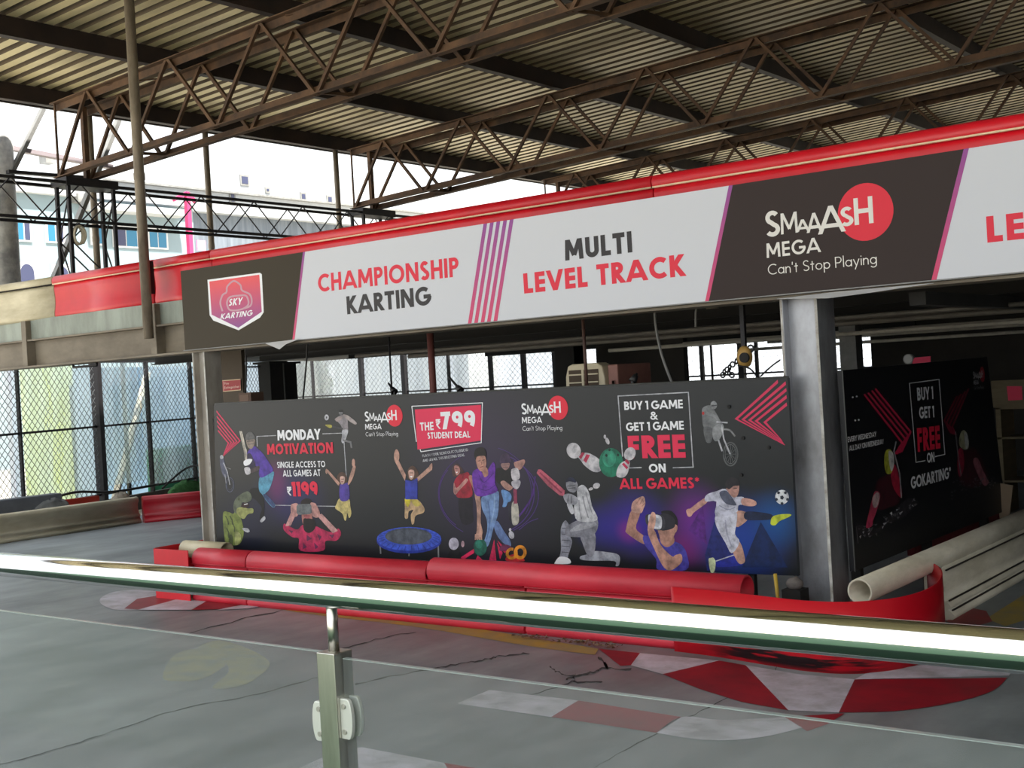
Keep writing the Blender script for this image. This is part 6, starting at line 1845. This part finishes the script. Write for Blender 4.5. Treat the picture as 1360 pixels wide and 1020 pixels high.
for k in range(16):
    st.box((-37.6, 33+0.32*k, 3.2+0.17*k), (-36.8, 33.3+0.32*k, 3.25+0.17*k), M_GREYSTEEL)
st.beam((-36.8, 33, 3.1), (-36.8, 38.1, 5.85), 0.06, 0.2, M_GREYSTEEL)
st.build('stair', b2_)
rl = MB()
for k in range(9):
    y_ = 33+0.64*k; z_ = 3.2+0.34*k
    rl.beam((-36.8, y_, z_), (-36.8, y_, z_+1.0), 0.04, 0.04, M_GREYSTEEL)
rl.beam((-36.8, 33, 4.2), (-36.8, 38.1, 6.92), 0.04, 0.04, M_GREYSTEEL)
rl.build('stair_railing', b2_)
MB().box((-38, 38.1, 5.8), (-36.6, 44, 5.95), M_GREYSTEEL).build('landing', b2_)
rl = MB()
for k in range(12):
    rl.beam((-36.6, 38.1+0.5*k, 5.95), (-36.6, 38.1+0.5*k, 6.95), 0.04, 0.04, M_GREYSTEEL)
for z_ in (6.4, 6.95):
    rl.beam((-36.6, 38.1, z_), (-36.6, 44, z_), 0.04, 0.04, M_GREYSTEEL)
rl.build('landing_railing', b2_)
MB().box((-38.0, 31.2, 5.6), (-37.2, 32.2, 6.4), M_PANE).build('blue_tank', b2_)
b3_ = thing('gabled_building', 'white gabled building rising behind the industrial block', 'building', (-58, 50, 0))
prof_ = [(36, 0), (66, 0)]+[(at(a, b, 'x', -52).y, at(a, b, 'x', -52).z) for a, b in ((520, 246), (450, 232), (349, 212), (290, 228), (240, 226))]
prof_[-1] = (36, prof_[-1][1]); prof_[2] = (66, prof_[2][1])
MB().prism(prof_, (-64, 0, -0.02), (0, 1, 0), (0, 0, 1), (1, 0, 0), 12, M_WHITEPAINT).build('wall', b3_)
MB().box((-52.0, 36, 12.4), (-51.7, 60, 12.5), M_GREYSTEEL).build('gutter', b3_)
for (x0, x1, y0, y1) in ((319, 330, 233, 246), (352, 358, 249, 256), (399, 406, 256, 267), (434, 441, 260, 271), (305, 312, 255, 270)):
    a, b = at(x0, y1, 'x', -52+0.02), at(x1, y0, 'x', -52+0.02)
    fo = MB().box((-52.0, a.y, a.z), (-51.94, b.y, b.z), M_GREYSTEEL).build('window', b3_)
    MB().box((-51.95, a.y+0.1, a.z+0.1), (-51.92, b.y-0.1, b.z-0.1), M_PANEDARK).build('pane', fo)
a, b = at(253, 340, 'x', -30), at(246, 256, 'x', -30)
t = thing('pink_mast', 'pink painted mast standing before the industrial block', 'mast', (-30, a.y, 0))
MB().beam((-30, a.y, -0.02), (-30, a.y, b.z), 0.14, 0.14, M_PINKPIPE).build('post', t)
MB().beam((-30, a.y, b.z), (-30, a.y-0.5, b.z-0.25), 0.1, 0.1, M_PINKPIPE).build('arm', t)
MB().beam((-30, a.y, b.z), (-30, a.y+0.3, b.z-0.25), 0.1, 0.1, M_PINKPIPE).build('arm', t)
q = at(267, 326, 'x', -30)
MB().box((-30.03, q.y-0.15, q.z-0.15), (-29.97, q.y+0.15, q.z+0.15), mat('pale_pink_sign', rgb(244, 150, 196), 0.6)).build('sign_plate', t)

# ================================================================== HANDRAIL AND GLASS
def glass_material():
    m = bpy.data.materials.new('balustrade_glass'); m.use_nodes = True
    nt = m.node_tree; L = nt.links; out = nt.nodes['Material Output']; nt.nodes.remove(nt.nodes['Principled BSDF'])
    a = nt.nodes.new('ShaderNodeBsdfTransparent'); a.inputs[0].default_value = (0.95, 0.965, 0.96, 1)
    g = nt.nodes.new('ShaderNodeBsdfGlossy'); g.inputs['Roughness'].default_value = 0.02
    d = nt.nodes.new('ShaderNodeBsdfDiffuse'); d.inputs[0].default_value = (0.8, 0.84, 0.84, 1)
    fr = nt.nodes.new('ShaderNodeFresnel'); fr.inputs['IOR'].default_value = 1.45
    m0 = nt.nodes.new('ShaderNodeMixShader'); m0.inputs[0].default_value = 0.05
    m1 = nt.nodes.new('ShaderNodeMixShader')
    L.new(a.outputs[0], m0.inputs[1]); L.new(d.outputs[0], m0.inputs[2])
    gm = nt.nodes.new('ShaderNodeNewGeometry')
    iv = nt.nodes.new('ShaderNodeMath'); iv.operation = 'SUBTRACT'; iv.inputs[0].default_value = 1.0; L.new(gm.outputs['Backfacing'], iv.inputs[1])
    ml = nt.nodes.new('ShaderNodeMath'); ml.operation = 'MULTIPLY'; L.new(fr.outputs[0], ml.inputs[0]); L.new(iv.outputs[0], ml.inputs[1])
    L.new(ml.outputs[0], m1.inputs[0]); L.new(m0.outputs[0], m1.inputs[1]); L.new(g.outputs[0], m1.inputs[2])
    L.new(m1.outputs[0], out.inputs['Surface'])
    return m
M_GLASS = glass_material()
M_GLASSEDGE = mat('glass_edge', rgb(150, 162, 158), 0.2)
RZ = 1.245
RA, RB = at(0, 749, 'z', RZ), at(1360, 866, 'z', RZ)
RY = (RA.y+RB.y)/2
POSTX = at(440, 800, 'y', RY).x
rail = thing('handrail', 'thick polished steel handrail crossing the foreground with its square post', 'handrail', (POSTX, RY, 0.2))
MB().tube([(-7.5, RY, RZ), (2.5, RY, RZ)], 0.034, M_CHROME, 48).build('rail', rail)
PT = at(447, 869, 'y', RY-0.025).z
MB().tube([(POSTX, RY, PT-0.01), (POSTX, RY, RZ-0.02)], 0.0125, M_STAIN, 16).build('rail_pin', rail)
MB().tube([(POSTX, RY, RZ-0.036), (POSTX, RY, RZ-0.028)], [0.011, 0.017], M_STAIN, 16).build('pin_saddle', rail)
MB().box((POSTX-0.028, RY-0.028, 0.2), (POSTX+0.028, RY+0.028, PT), M_STAIN).build('post', rail, bevel=0.002)
MB().box((POSTX-0.06, RY-0.06, 0.2), (POSTX+0.06, RY+0.06, 0.212), M_STAIN).build('base_plate', rail, bevel=0.002)
for s in (-1, 1):
    zc = at(475 if s > 0 else 425, 954, 'y', RY).z
    x0 = POSTX+s*0.028
    for yo, nm in ((-0.014, 'clamp'), (0.014, 'clamp')):
        n = 10
        prof = [(x0, zc-0.045), (x0, zc+0.045), (x0+s*0.022, zc+0.045)]+[(x0+s*(0.022+0.014*math.sin(math.pi*k/n)), zc+0.045*math.cos(math.pi*k/n)) for k in range(1, n)]+[(x0+s*0.022, zc-0.045)]
        mb = MB(); mb.prism(prof, (0, RY+yo-0.005, 0), (1, 0, 0), (0, 0, 1), (0, 1, 0), 0.010, M_CLAMP)
        cl = mb.build(nm, rail, bevel=0.002)
        sc = MB()
        for z_ in (zc-0.028, zc+0.028):
            sc.tube([(x0+s*0.012, RY+yo-0.008*(1 if yo < 0 else -1), z_), (x0+s*0.012, RY+yo, z_)], 0.006, M_SCREW, 10)
        sc.build('screw', cl)
def glass_panel(xa, xb, ztop, label):
    t = thing('glass_panel', label, 'glass panel', ((xa+xb)/2, RY, 0.4), 'glass panels below the handrail')
    MB().box((xa, RY-0.006, 0.32), (xb, RY+0.006, ztop), M_GLASS).build('pane', t)
    MB().box((xa, RY-0.0062, ztop), (xb, RY+0.0062, ztop+0.0015), M_GLASSEDGE).build('polished_edge', t)
ZG1 = at(200, 836.5, 'y', RY).z; ZG2 = at(915, 934, 'y', RY).z
glass_panel(-7.4, POSTX-0.032, ZG1, 'clear glass panel left of the square handrail post')
glass_panel(POSTX+0.032, 1.6, ZG2, 'clear glass panel right of the square handrail post')
